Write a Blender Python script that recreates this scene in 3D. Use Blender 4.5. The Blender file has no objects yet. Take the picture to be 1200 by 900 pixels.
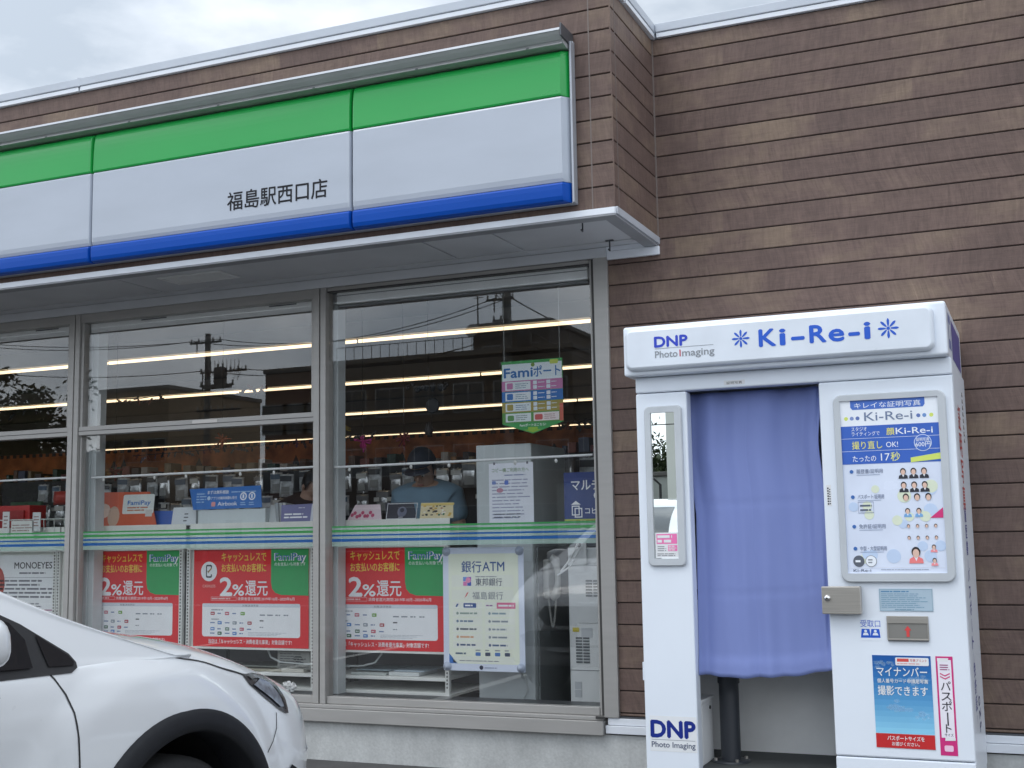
import bpy, bmesh, math, random
from mathutils import Vector, Matrix
from mathutils.bvhtree import BVHTree
random.seed(7)
C = bpy.context.scene
COL = C.collection

# ---------------------------------------------------------------- camera, sky, sun, exposure
cam_d = bpy.data.cameras.new('camera')
cam = bpy.data.objects.new('camera', cam_d)
COL.objects.link(cam)
C.camera = cam
cam_d.sensor_fit = 'HORIZONTAL'
cam_d.sensor_width = 36.0
cam_d.lens = 43.302
cam_d.clip_start = 0.05
cam_d.clip_end = 2000
yw, pt, rl = math.radians(-23.0736), math.radians(6.9416), math.radians(-0.991)
fw = Vector((math.sin(yw)*math.cos(pt), math.cos(yw)*math.cos(pt), math.sin(pt)))
rt = Vector((math.cos(yw), -math.sin(yw), 0))
up = rt.cross(fw)
R_ = rt*math.cos(rl) + up*math.sin(rl)
U_ = up*math.cos(rl) - rt*math.sin(rl)
M = Matrix((( R_.x, U_.x, -fw.x, 1.8134), (R_.y, U_.y, -fw.y, -5.5747), (R_.z, U_.z, -fw.z, 1.2776), (0, 0, 0, 1)))
cam.matrix_world = M

SUN_EL, SUN_AZ = math.radians(58), math.radians(215)     # azimuth clockwise from +Y: behind the camera, a little to the left
w = bpy.data.worlds.new('World')
C.world = w
w.use_nodes = True
nt = w.node_tree
nt.nodes.clear()
out = nt.nodes.new('ShaderNodeOutputWorld')
bg = nt.nodes.new('ShaderNodeBackground')
bg.inputs['Strength'].default_value = 0.1
sky = nt.nodes.new('ShaderNodeTexSky')
sky.sky_type = 'NISHITA'
sky.sun_disc = False
sky.sun_elevation = SUN_EL
sky.sun_rotation = SUN_AZ
tc = nt.nodes.new('ShaderNodeTexCoord')
mp = nt.nodes.new('ShaderNodeMapping')
mp.inputs['Scale'].default_value = (1.0, 1.0, 2.2)
mp.inputs['Location'].default_value = (2.02, -0.14, 0.83)
n1 = nt.nodes.new('ShaderNodeTexNoise')
n1.inputs['Scale'].default_value = 3.0
n1.inputs['Detail'].default_value = 7
n1.inputs['Roughness'].default_value = 0.52
r1 = nt.nodes.new('ShaderNodeValToRGB')
r1.color_ramp.elements[0].position = 0.40
r1.color_ramp.elements[0].color = (5.3, 6.0, 6.85, 1)
r1.color_ramp.elements[1].position = 0.64
r1.color_ramp.elements[1].color = (11.8, 12.3, 12.9, 1)
sep = nt.nodes.new('ShaderNodeSeparateXYZ')
zr = nt.nodes.new('ShaderNodeMapRange')           # an overcast sky is brighter overhead than at the horizon
zr.inputs['From Min'].default_value = 0.0
zr.inputs['From Max'].default_value = 0.9
zr.inputs['To Min'].default_value = 0.98
zr.inputs['To Max'].default_value = 1.45
mu = nt.nodes.new('ShaderNodeMix'); mu.data_type = 'RGBA'; mu.blend_type = 'MULTIPLY'
mu.inputs[0].default_value = 1.0
mx = nt.nodes.new('ShaderNodeMix'); mx.data_type = 'RGBA'
mx.inputs[0].default_value = 0.88
L = nt.links.new
L(tc.outputs['Generated'], mp.inputs['Vector'])
L(mp.outputs[0], n1.inputs['Vector'])
L(n1.outputs['Fac'], r1.inputs['Fac'])
L(tc.outputs['Generated'], sep.inputs[0])
L(sep.outputs['Z'], zr.inputs['Value'])
L(r1.outputs['Color'], mu.inputs[6])
ysc = nt.nodes.new('ShaderNodeMath'); ysc.operation = 'MULTIPLY_ADD'      # the cloud is thinner on the sun's side of the sky, behind the camera
ysc.inputs[1].default_value = -0.37
L(sep.outputs['Y'], ysc.inputs[0])
L(zr.outputs[0], ysc.inputs[2])
L(ysc.outputs[0], mu.inputs[7])
L(sky.outputs[0], mx.inputs[6])
L(mu.outputs[2], mx.inputs[7])
L(mx.outputs[2], bg.inputs['Color'])
L(bg.outputs[0], out.inputs['Surface'])

sd = bpy.data.lights.new('sun', 'SUN')
sd.energy = 0.6
sd.angle = math.radians(25)
sd.color = (1.0, 0.97, 0.93)
sun = bpy.data.objects.new('sun', sd)
COL.objects.link(sun)
sdir = Vector((math.sin(SUN_AZ)*math.cos(SUN_EL), math.cos(SUN_AZ)*math.cos(SUN_EL), math.sin(SUN_EL)))
sun.rotation_euler = sdir.to_track_quat('Z', 'Y').to_euler()
C.view_settings.view_transform = 'Standard'
C.view_settings.look = 'None'
C.view_settings.exposure = 0.44
C.view_settings.gamma = 1
C.view_settings.use_curve_mapping = False
C.cycles.use_denoising = True
C.cycles.max_bounces = 8
C.cycles.transparent_max_bounces = 16
C.cycles.caustics_reflective = False
C.cycles.caustics_refractive = False

# ---------------------------------------------------------------- materials
def lin(c):
    c = c/255.0
    return c/12.92 if c <= 0.04045 else ((c+0.055)/1.055)**2.4
def S(r, g, b): return (lin(r), lin(g), lin(b))
MATS = {}
def pm(name, rgb, rough=0.5, metal=0.0, var=0.05, scale=6.0, bump=0.0, bscale=60.0, coat=0.0, spec=0.5, stretch=(1, 1, 1)):
    """Principled surface whose colour and gloss vary a little with noise."""
    if name in MATS: return MATS[name]
    m = bpy.data.materials.new(name); m.use_nodes = True
    t = m.node_tree; b = t.nodes['Principled BSDF']
    tcn = t.nodes.new('ShaderNodeTexCoord'); mpn = t.nodes.new('ShaderNodeMapping')
    mpn.inputs['Scale'].default_value = stretch
    t.links.new(tcn.outputs['Object'], mpn.inputs[0])
    n = t.nodes.new('ShaderNodeTexNoise'); n.inputs['Scale'].default_value = scale; n.inputs['Detail'].default_value = 5
    t.links.new(mpn.outputs[0], n.inputs['Vector'])
    r = t.nodes.new('ShaderNodeMapRange')
    r.inputs['From Min'].default_value = 0.3; r.inputs['From Max'].default_value = 0.7
    r.inputs['To Min'].default_value = 1-var; r.inputs['To Max'].default_value = 1+var
    t.links.new(n.outputs['Fac'], r.inputs['Value'])
    mul = t.nodes.new('ShaderNodeMix'); mul.data_type = 'RGBA'; mul.blend_type = 'MULTIPLY'; mul.inputs[0].default_value = 1
    mul.inputs[6].default_value = (*rgb, 1)
    t.links.new(r.outputs[0], mul.inputs[7])
    t.links.new(mul.outputs[2], b.inputs['Base Color'])
    rr = t.nodes.new('ShaderNodeMapRange')
    rr.inputs['To Min'].default_value = max(0.0, rough-0.06); rr.inputs['To Max'].default_value = min(1, rough+0.06)
    t.links.new(n.outputs['Fac'], rr.inputs['Value'])
    t.links.new(rr.outputs[0], b.inputs['Roughness'])
    b.inputs['Metallic'].default_value = metal
    b.inputs['Coat Weight'].default_value = coat
    b.inputs['Coat Roughness'].default_value = 0.04
    b.inputs['Specular IOR Level'].default_value = spec
    if bump > 0:
        nb = t.nodes.new('ShaderNodeTexNoise'); nb.inputs['Scale'].default_value = bscale; nb.inputs['Detail'].default_value = 6
        t.links.new(mpn.outputs[0], nb.inputs['Vector'])
        bp = t.nodes.new('ShaderNodeBump'); bp.inputs['Strength'].default_value = bump; bp.inputs['Distance'].default_value = 0.01
        t.links.new(nb.outputs['Fac'], bp.inputs['Height'])
        t.links.new(bp.outputs[0], b.inputs['Normal'])
    MATS[name] = m
    return m
def ink(r, g, b, rough=0.45):
    """A printed or foil colour given as sRGB albedo."""
    return pm('ink_%d_%d_%d' % (r, g, b), S(r, g, b), rough, 0, 0.03, 9)
def emis(name, rgb, s):
    if name in MATS: return MATS[name]
    m = bpy.data.materials.new(name); m.use_nodes = True
    b = m.node_tree.nodes['Principled BSDF']
    b.inputs['Base Color'].default_value = (*rgb, 1)
    b.inputs['Emission Color'].default_value = (*rgb, 1)
    b.inputs['Emission Strength'].default_value = s
    MATS[name] = m
    return m
def glass(name, tint, f0, maxr=1.0):
    """Thin clear pane: reflects by angle (Schlick), passes the rest straight through."""
    if name in MATS: return MATS[name]
    m = bpy.data.materials.new(name); m.use_nodes = True
    t = m.node_tree; t.nodes.clear()
    o = t.nodes.new('ShaderNodeOutputMaterial')
    tr = t.nodes.new('ShaderNodeBsdfTransparent'); tr.inputs[0].default_value = (*tint, 1)
    gl = t.nodes.new('ShaderNodeBsdfGlossy'); gl.inputs['Roughness'].default_value = 0.0
    ms = t.nodes.new('ShaderNodeMixShader')
    ge = t.nodes.new('ShaderNodeNewGeometry')
    dt = t.nodes.new('ShaderNodeVectorMath'); dt.operation = 'DOT_PRODUCT'
    t.links.new(ge.outputs['Normal'], dt.inputs[0]); t.links.new(ge.outputs['Incoming'], dt.inputs[1])
    def mth(op, a=None, b=None, va=None, vb=None):
        n = t.nodes.new('ShaderNodeMath'); n.operation = op
        if a is not None: t.links.new(a, n.inputs[0])
        if b is not None: t.links.new(b, n.inputs[1])
        if va is not None: n.inputs[0].default_value = va
        if vb is not None: n.inputs[1].default_value = vb
        return n.outputs[0]
    ab = mth('ABSOLUTE', dt.outputs['Value'])
    p5 = mth('POWER', mth('SUBTRACT', None, ab, va=1.0), vb=5.0)
    fr = mth('ADD', mth('MULTIPLY', p5, vb=1-f0), vb=f0)
    t.links.new(fr, ms.inputs[0]); t.links.new(tr.outputs[0], ms.inputs[1]); t.links.new(gl.outputs[0], ms.inputs[2])
    t.links.new(ms.outputs[0], o.inputs[0])
    MATS[name] = m
    return m
def film(name, rgb, alpha):
    """Translucent printed film on a pane."""
    if name in MATS: return MATS[name]
    m = bpy.data.materials.new(name); m.use_nodes = True
    b = m.node_tree.nodes['Principled BSDF']
    b.inputs['Base Color'].default_value = (*rgb, 1)
    b.inputs['Roughness'].default_value = 0.4
    b.inputs['Alpha'].default_value = alpha
    MATS[name] = m
    return m

COURSE = 0.114
def siding_mat():
    """Fibre-cement boards: every course and board length has its own tone, with rough-sawn cross grain."""
    m = bpy.data.materials.new('siding'); m.use_nodes = True
    t = m.node_tree; b = t.nodes['Principled BSDF']; lk = t.links.new
    def nd(k): return t.nodes.new(k)
    def mth(op, a, bb=None, vb=None):
        n = nd('ShaderNodeMath'); n.operation = op
        lk(a, n.inputs[0])
        if bb is not None: lk(bb, n.inputs[1])
        if vb is not None: n.inputs[1].default_value = vb
        return n.outputs[0]
    g = nd('ShaderNodeNewGeometry'); sx = nd('ShaderNodeSeparateXYZ'); lk(g.outputs['Position'], sx.inputs[0])
    u = mth('ADD', sx.outputs['X'], sx.outputs['Y'])
    zc = mth('DIVIDE', mth('SUBTRACT', sx.outputs['Z'], vb=3.87), vb=COURSE)
    cid = mth('FLOOR', zc)
    wn = nd('ShaderNodeTexWhiteNoise'); wn.noise_dimensions = '1D'; lk(cid, wn.inputs['W'])
    us = mth('ADD', u, mth('MULTIPLY', wn.outputs['Value'], vb=31.0))
    bid = mth('FLOOR', mth('DIVIDE', us, vb=0.62))
    cv = nd('ShaderNodeCombineXYZ'); lk(bid, cv.inputs[0]); lk(cid, cv.inputs[1])
    wb = nd('ShaderNodeTexWhiteNoise'); wb.noise_dimensions = '2D'; lk(cv.outputs[0], wb.inputs['Vector'])
    def noise(su, sv, detail, rough=0.55, dist=0.0):
        c = nd('ShaderNodeCombineXYZ')
        lk(mth('MULTIPLY', us, vb=su), c.inputs[0]); lk(mth('MULTIPLY', sx.outputs['Z'], vb=sv), c.inputs[1])
        lk(mth('MULTIPLY', cid, vb=3.7), c.inputs[2])
        n = nd('ShaderNodeTexNoise'); n.inputs['Scale'].default_value = 1.0
        n.inputs['Detail'].default_value = detail; n.inputs['Roughness'].default_value = rough; n.inputs['Distortion'].default_value = dist
        lk(c.outputs[0], n.inputs['Vector'])
        return n.outputs['Fac']
    patch = noise(2.4, 3.0, 3)
    def saw_noise(su, sl, sv, detail, rough, dist):
        # saw marks lean differently on each course
        zl = mth('FRACT', zc); c = nd('ShaderNodeCombineXYZ')
        lean = mth('MULTIPLY', mth('SUBTRACT', wn.outputs['Value'], vb=0.35), vb=sl)
        lk(mth('ADD', mth('MULTIPLY', us, vb=su), mth('MULTIPLY', zl, lean)), c.inputs[0])
        lk(mth('MULTIPLY', sx.outputs['Z'], vb=sv), c.inputs[1]); lk(mth('MULTIPLY', cid, vb=5.3), c.inputs[2])
        n = nd('ShaderNodeTexNoise'); n.inputs['Scale'].default_value = 1.0
        n.inputs['Detail'].default_value = detail; n.inputs['Roughness'].default_value = rough; n.inputs['Distortion'].default_value = dist
        lk(c.outputs[0], n.inputs['Vector']); return n.outputs['Fac']
    saw = saw_noise(36, 2.4, 5, 5, 0.68, 0.8)
    mask = noise(3.1, 6.0, 2)
    fine = saw_noise(95, 5.0, 16, 4, 0.7, 0.6)
    grain = noise(9, 95, 5, 0.72, 0.8)
    blot = noise(14, 20, 5, 0.65)
    ramp = nd('ShaderNodeValToRGB')
    e = ramp.color_ramp.elements
    e[0].position = 0.34; e[0].color = (0.122, 0.082, 0.071, 1)
    e[1].position = 0.66; e[1].color = (0.212, 0.152, 0.112, 1)
    k = e.new(0.50); k.color = (0.150, 0.101, 0.085, 1)
    mixv = mth('ADD', mth('MULTIPLY', patch, vb=0.64), mth('MULTIPLY', wb.outputs['Value'], vb=0.14))
    mixv = mth('ADD', mixv, mth('MULTIPLY', blot, vb=0.22))
    lk(mixv, ramp.inputs[0])
    sawm = mth('ADD', mth('MULTIPLY', mth('MULTIPLY', mth('SUBTRACT', saw, vb=0.5), mask), vb=1.15), vb=0.30)
    det = mth('ADD', mth('ADD', sawm, mth('MULTIPLY', grain, vb=0.44)), mth('MULTIPLY', mth('SUBTRACT', fine, vb=0.5), vb=0.34))
    dr = nd('ShaderNodeMapRange'); dr.inputs['From Min'].default_value = 0.30; dr.inputs['From Max'].default_value = 0.76
    dr.inputs['To Min'].default_value = 0.70; dr.inputs['To Max'].default_value = 1.30
    lk(det, dr.inputs['Value'])
    mm = nd('ShaderNodeMix'); mm.data_type = 'RGBA'; mm.blend_type = 'MULTIPLY'; mm.inputs[0].default_value = 1
    lk(ramp.outputs[0], mm.inputs[6]); lk(dr.outputs[0], mm.inputs[7])
    lk(mm.outputs[2], b.inputs['Base Color'])
    b.inputs['Roughness'].default_value = 0.62
    b.inputs['Specular IOR Level'].default_value = 0.35
    bp = nd('ShaderNodeBump'); bp.inputs['Strength'].default_value = 0.5; bp.inputs['Distance'].default_value = 0.004
    lk(det, bp.inputs['Height']); lk(bp.outputs[0], b.inputs['Normal'])
    return m
def concrete_mat(name, rgb, stain=0.25):
    m = bpy.data.materials.new(name); m.use_nodes = True
    t = m.node_tree; b = t.nodes['Principled BSDF']; lk = t.links.new
    tcn = t.nodes.new('ShaderNodeTexCoord')
    a = t.nodes.new('ShaderNodeTexNoise'); a.inputs['Scale'].default_value = 3.2; a.inputs['Detail'].default_value = 8; a.inputs['Roughness'].default_value = 0.62
    c = t.nodes.new('ShaderNodeTexNoise'); c.inputs['Scale'].default_value = 70; c.inputs['Detail'].default_value = 6
    mpn = t.nodes.new('ShaderNodeMapping'); mpn.inputs['Scale'].default_value = (1, 1, 0.55)
    lk(tcn.outputs['Object'], mpn.inputs[0]); lk(mpn.outputs[0], a.inputs['Vector']); lk(tcn.outputs['Object'], c.inputs['Vector'])
    r = t.nodes.new('ShaderNodeValToRGB')
    r.color_ramp.elements[0].position = 0.30; r.color_ramp.elements[0].color = tuple(x*(1-stain) for x in rgb)+(1,)
    r.color_ramp.elements[1].position = 0.68; r.color_ramp.elements[1].color = tuple(x*(1+stain*0.4) for x in rgb)+(1,)
    lk(a.outputs['Fac'], r.inputs[0])
    mr = t.nodes.new('ShaderNodeMapRange'); mr.inputs['To Min'].default_value = 0.82; mr.inputs['To Max'].default_value = 1.18
    lk(c.outputs['Fac'], mr.inputs['Value'])
    mm = t.nodes.new('ShaderNodeMix'); mm.data_type = 'RGBA'; mm.blend_type = 'MULTIPLY'; mm.inputs[0].default_value = 1
    lk(r.outputs[0], mm.inputs[6]); lk(mr.outputs[0], mm.inputs[7]); lk(mm.outputs[2], b.inputs['Base Color'])
    b.inputs['Roughness'].default_value = 0.85
    bp = t.nodes.new('ShaderNodeBump'); bp.inputs['Strength'].default_value = 0.35; bp.inputs['Distance'].default_value = 0.006
    lk(c.outputs['Fac'], bp.inputs['Height']); lk(bp.outputs[0], b.inputs['Normal'])
    return m

# ---------------------------------------------------------------- mesh builder
WL = {}                                                     # world location of every root, so that shapes can be given in world metres
class MB:
    def __init__(s): s.v = []; s.f = []; s.fm = []; s.sm = []; s.mats = []
    def mi(s, m):
        if m not in s.mats: s.mats.append(m)
        return s.mats.index(m)
    def add(s, vs, fs, mat, smooth=False):
        o = len(s.v); k = s.mi(mat)
        s.v += [tuple(v) for v in vs]
        for f in fs:
            s.f.append(tuple(i+o for i in f)); s.fm.append(k); s.sm.append(smooth)
    def bm(s, b, mat, smooth=False, mtx=None):
        b.verts.index_update()
        vs = [(mtx @ v.co if mtx else v.co) for v in b.verts]
        s.add(vs, [[v.index for v in f.verts] for f in b.faces], mat, smooth); b.free()
    def box(s, x0, x1, y0, y1, z0, z1, mat, bev=0.0, seg=2, mtx=None):
        b = bmesh.new(); bmesh.ops.create_cube(b, size=1)
        for v in b.verts: v.co = Vector((x0+(v.co.x+.5)*(x1-x0), y0+(v.co.y+.5)*(y1-y0), z0+(v.co.z+.5)*(z1-z0)))
        if bev > 0: bmesh.ops.bevel(b, geom=b.edges[:], offset=bev, segments=seg, affect='EDGES', profile=0.5)
        s.bm(b, mat, False, mtx)
    def tube(s, pts, r, mat, seg=8, cap=True):
        pts = [Vector(p) for p in pts]; n = len(pts)
        rs = r if isinstance(r, (list, tuple)) else [r]*n
        d = (pts[1]-pts[0]).normalized()
        a = d.orthogonal().normalized(); vs = []; fs = []
        for i, p in enumerate(pts):
            t = (pts[min(i+1, n-1)]-pts[max(i-1, 0)]).normalized()
            a = (a - t*a.dot(t)).normalized(); b = t.cross(a)
            for k in range(seg):
                q = 2*math.pi*k/seg
                vs.append(p + a*math.cos(q)*rs[i] + b*math.sin(q)*rs[i])
        for i in range(n-1):
            for k in range(seg):
                k2 = (k+1) % seg
                fs.append((i*seg+k, i*seg+k2, (i+1)*seg+k2, (i+1)*seg+k))
        s.add(vs, fs, mat, True)
        if cap:
            s.add(vs[:seg], [tuple(range(seg))[::-1]], mat); s.add(vs[-seg:], [tuple(range(seg))], mat)
    def lathe(s, prof, org, axis, mat, seg=24, smooth=True):
        """prof: (radius, height along axis) pairs."""
        z = Vector(axis).normalized(); x = z.orthogonal().normalized(); y = z.cross(x); o = Vector(org)
        vs = []; fs = []; n = len(prof)
        for (r, h) in prof:
            for k in range(seg):
                q = 2*math.pi*k/seg
                vs.append(o + z*h + x*(r*math.cos(q)) + y*(r*math.sin(q)))
        for i in range(n-1):
            for k in range(seg):
                k2 = (k+1) % seg
                fs.append((i*seg+k, i*seg+k2, (i+1)*seg+k2, (i+1)*seg+k))
        s.add(vs, fs, mat, smooth)
        s.add(vs[:seg], [tuple(range(seg))[::-1]], mat); s.add(vs[-seg:], [tuple(range(seg))], mat)
    def ball(s, c, rx, ry, rz, mat, seg=16, mtx=None):
        b = bmesh.new(); bmesh.ops.create_uvsphere(b, u_segments=seg, v_segments=max(6, seg//2), radius=1)
        for v in b.verts: v.co = Vector((c[0]+v.co.x*rx, c[1]+v.co.y*ry, c[2]+v.co.z*rz))
        s.bm(b, mat, True, mtx)
    def prism(s, prof, x0, x1, mat, axis='x'):
        """Extrude a closed (a, z) outline along an axis."""
        n = len(prof)
        def P(t, a, z): return (t, a, z) if axis == 'x' else (a, t, z)
        vs = [P(x0, a, z) for a, z in prof] + [P(x1, a, z) for a, z in prof]
        fs = [(i, (i+1) % n, n+(i+1) % n, n+i) for i in range(n)] + [tuple(range(n))[::-1], tuple(range(n, 2*n))]
        s.add(vs, fs, mat)
    def build(s, name, parent=None, loc=None):
        o0 = Vector(WL[parent.name]) if parent is not None else Vector(loc or (0, 0, 0))
        me = bpy.data.meshes.new(name)
        me.from_pydata([tuple(Vector(v)-o0) for v in s.v], [], s.f)
        for m in s.mats: me.materials.append(m)
        me.polygons.foreach_set('material_index', s.fm)
        me.polygons.foreach_set('use_smooth', s.sm)
        me.update()
        b = bmesh.new(); b.from_mesh(me); bmesh.ops.recalc_face_normals(b, faces=b.faces); b.to_mesh(me); b.free()
        o = bpy.data.objects.new(name, me); COL.objects.link(o)
        if parent is not None: o.parent = parent
        else: o.location = o0
        WL[o.name] = tuple(o0)
        return o
def tag(o, label, cat, group=None):
    o['label'] = label; o['category'] = cat
    if group: o['group'] = group
    return o
def struct(o): o['kind'] = 'structure'; return o
def root(name, label, cat, loc, group=None):
    o = bpy.data.objects.new(name, None); COL.objects.link(o); o.location = loc
    o.empty_display_size = 0.1
    WL[o.name] = tuple(loc)
    return tag(o, label, cat, group)
def dup(r, off, label=None, group=None):
    c = r.copy(); COL.objects.link(c); c.location = Vector(r.location)+Vector(off)
    WL[c.name] = tuple(c.location)
    if label: c['label'] = label
    if group: c['group'] = group
    for ch in list(r.children):
        d = ch.copy(); COL.objects.link(d); d.parent = c
        for g in list(ch.children):
            e = g.copy(); COL.objects.link(e); e.parent = d
    return c

# ---------------------------------------------------------------- lettering and flat print
_TXT = {}
def glyphs(s, bold):
    k = (s, bold)
    if k not in _TXT:
        cu = bpy.data.curves.new('t', 'FONT'); cu.body = s; cu.size = 1; cu.resolution_u = 3
        cu.offset = bold
        ob = bpy.data.objects.new('t', cu); COL.objects.link(ob)
        bpy.context.view_layer.update()
        me = bpy.data.meshes.new_from_object(ob.evaluated_get(bpy.context.evaluated_depsgraph_get()))
        _TXT[k] = ([tuple(v.co) for v in me.vertices], [tuple(p.vertices) for p in me.polygons])
        bpy.data.objects.remove(ob); bpy.data.curves.remove(cu); bpy.data.meshes.remove(me)
    return _TXT[k]
class Art:
    """Print on a flat face: origin o, axes u (right) and v (up), n towards the viewer; each layer 0.4 mm above the last."""
    def __init__(s, mb, o, u=(1, 0, 0), v=(0, 0, 1), n=(0, -1, 0), base=0.0006, step=0.0004):
        s.mb = mb; s.o = Vector(o); s.u = Vector(u); s.v = Vector(v); s.n = Vector(n); s.b = base; s.st = step
    def P(s, x, y, l): return s.o + s.u*x + s.v*y + s.n*(s.b + s.st*l)
    def poly(s, pts, mat, l=0): s.mb.add([s.P(x, y, l) for x, y in pts], [tuple(range(len(pts)))], mat)
    def rect(s, x0, y0, x1, y1, mat, l=0): s.poly([(x0, y0), (x1, y0), (x1, y1), (x0, y1)], mat, l)
    def rrect(s, x0, y0, x1, y1, r, mat, l=0, k=5):
        pts = []
        for cx, cy, a in ((x1-r, y0+r, -90), (x1-r, y1-r, 0), (x0+r, y1-r, 90), (x0+r, y0+r, 180)):
            for i in range(k+1):
                q = math.radians(a+90*i/k); pts.append((cx+r*math.cos(q), cy+r*math.sin(q)))
        s.poly(pts, mat, l)
    def circ(s, cx, cy, r, mat, l=0, seg=18, ry=None):
        s.poly([(cx+r*math.cos(2*math.pi*i/seg), cy+(ry or r)*math.sin(2*math.pi*i/seg)) for i in range(seg)], mat, l)
    def frame(s, x0, y0, x1, y1, t, mat, l=0):
        s.rect(x0, y0, x1, y0+t, mat, l); s.rect(x0, y1-t, x1, y1, mat, l)
        s.rect(x0, y0+t, x0+t, y1-t, mat, l); s.rect(x1-t, y0+t, x1, y1-t, mat, l)
    def text(s, body, x, y, h, mat, w=None, l=1, bold=0.0, al='l'):
        """Baseline at (x, y), em size h; w squeezes or stretches the line to that width."""
        if any(ord(c) > 0x3000 for c in body): bold = bold*0.7
        vs, fs = glyphs(body, 0.0)
        if not vs: return
        x0 = min(a[0] for a in vs); x1 = max(a[0] for a in vs)
        sx = (w/(x1-x0)) if w else h
        W = (x1-x0)*sx
        ox = x - (W/2 if al == 'c' else W if al == 'r' else 0)
        d = bold*h*0.75                                      # heavier strokes: the same line set again a hair to each side
        for k, (dx, dy) in enumerate(((0, 0), (d, 0), (-d, 0), (0, d), (0, -d)) if d > 0 else ((0, 0),)):
            s.mb.add([s.P(ox+(a[0]-x0)*sx+dx, y+a[1]*h+dy, l+.08*k) for a in vs], fs, mat)
    def lines(s, x0, x1, y0, y1, n, mat, l=1, fill=0.5, seed=1):
        """Rows of print too small to read in the photograph: broken dashes."""
        rnd = random.Random(seed); p = (y1-y0)/n
        for i in range(n):
            yb = y1-(i+1)*p+p*(1-fill)/2; x = x0; e = x0+(x1-x0)*rnd.uniform(0.7, 1.0)
            while x < e:
                q = min(e, x+rnd.uniform(0.5, 2.2)*p*2)
                s.rect(x, yb, q, yb+p*fill, mat, l); x = q+p*rnd.uniform(0.25, 0.5)

# ---------------------------------------------------------------- palette
SID = siding_mat()
CONC = concrete_mat('foundation_concrete', (0.54, 0.55, 0.54), 0.28)
ASPH = concrete_mat('asphalt', (0.085, 0.083, 0.083), 0.3)
ALU = pm('coping_metal', (0.52, 0.56, 0.62), 0.38, 0.0, 0.05, 4)
ALU2 = pm('white_trim', (0.78, 0.81, 0.86), 0.35, 0, 0.05, 5)
GROOVE = pm('groove_dark', (0.026, 0.018, 0.016), 0.9)
CAULK = pm('caulk', (0.20, 0.165, 0.15), 0.7)
SOFF = pm('soffit_board', (0.62, 0.635, 0.66), 0.7, 0, 0.07, 2.5)
GREYD = pm('dark_grey_metal', (0.10, 0.105, 0.115), 0.4, 0.3)
FRAME = pm('frame_stainless', (0.39, 0.378, 0.362), 0.42, 0.15, 0.05, 3, stretch=(1, 1, 8))
FRAMED = pm('frame_gasket', (0.05, 0.048, 0.046), 0.5)
WHITE = pm('white_paint', (0.80, 0.81, 0.82), 0.4, 0, 0.03, 5)
BOOTHW = pm('booth_white_steel', (0.78, 0.83, 0.90), 0.33, 0, 0.035, 1.7)
BLACKP = pm('black_plastic', (0.018, 0.018, 0.020), 0.55, 0, 0.12, 20)
GLASS = glass('window_glass', (0.985, 0.99, 0.988), 0.09)

# ---------------------------------------------------------------- ground
m = MB()
m.add([(-400, -400, 0), (400, -400, 0), (400, 400, 0), (-400, 400, 0)], [(0, 1, 2, 3)], ASPH)
struct(m.build('ground'))
m = MB()
m.add([(-60, -13.0, 0.004), (40, -13.0, 0.004), (40, -12.88, 0.004), (-60, -12.88, 0.004)], [(0, 1, 2, 3)], ink(215, 215, 210))
for i in range(-6, 4):
    x = -2.62 + i*2.5
    m.add([(x-.06, -6.2, 0.004), (x+.06, -6.2, 0.004), (x+.06, -1.2, 0.004), (x-.06, -1.2, 0.004)], [(0, 1, 2, 3)], ink(205, 205, 200))
struct(m.build('parking_marking'))

# ---------------------------------------------------------------- the shop building
WY = 0.728                                                   # plane of the main wall
XL, XR = -13.0, 9.0
ZT = 3.965
B = root('shop_building', 'brown board clad single storey shop with glazed front and grey roof coping', 'building', (-3, WY, 0))
def siding(m, a, bb, z_lo, z_hi, nrm):
    """Boards between plan points a and bb; each course is a strip with eased edges above a dark joint."""
    a = Vector((*a, 0)); bb = Vector((*bb, 0)); n = Vector((*nrm, 0))
    k0 = math.floor((3.87 - z_hi)/COURSE) - 1
    z = 3.87 - COURSE*k0
    while z > z_lo + 0.002:
        t = min(z, z_hi); bo = max(z-COURSE, z_lo); z -= COURSE
        if t - bo < 0.012: continue
        g = 0.0022; c = 0.004; dp = 0.007
        prof = [(t-g, -dp), (t-g-c*0.5, -0.0012), (t-g-c, 0), (bo+g+c, 0), (bo+g+c*0.5, -0.0012), (bo+g, -dp)]
        vs = [a+n*d+Vector((0, 0, zz)) for zz, d in prof] + [bb+n*d+Vector((0, 0, zz)) for zz, d in prof]
        m.add(vs, [(i, i+1, i+7, i+6) for i in range(5)], SID)
    q = n*-0.0068
    m.add([a+q+Vector((0, 0, z_lo)), bb+q+Vector((0, 0, z_lo)), bb+q+Vector((0, 0, z_hi)), a+q+Vector((0, 0, z_hi))], [(0, 1, 2, 3)], GROOVE)
m = MB()
siding(m, (-0.288, WY), (-0.0002, WY), 0.318, 2.844, (0, -1))      # wall beside the window, below the eave
siding(m, (0, WY), (XR, WY), 0.318, ZT, (0, -1))
m.box(-0.30, XR, WY+.0085, WY+.16, 0.20, ZT, GROOVE)
m.box(-0.004, 0.006, WY-.006, WY+.004, 2.80, ZT, CAULK)
m.build('main_wall', B)
m = MB()
siding(m, (XL, 0.0), (-0.006, 0.0), 2.845, ZT, (0, -1))
siding(m, (0.0, 0.006), (0.0, WY), 2.852, ZT, (1, 0))
m.box(-0.006, 0.0006, -0.0006, 0.006, 2.852, ZT, SID)
m.box(XL, -.0085, 0.0085, WY-.01, 2.86, ZT, GROOVE)
m.box(-0.118, -0.112, -0.0012, 0.004, 2.852, ZT, CAULK)
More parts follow.
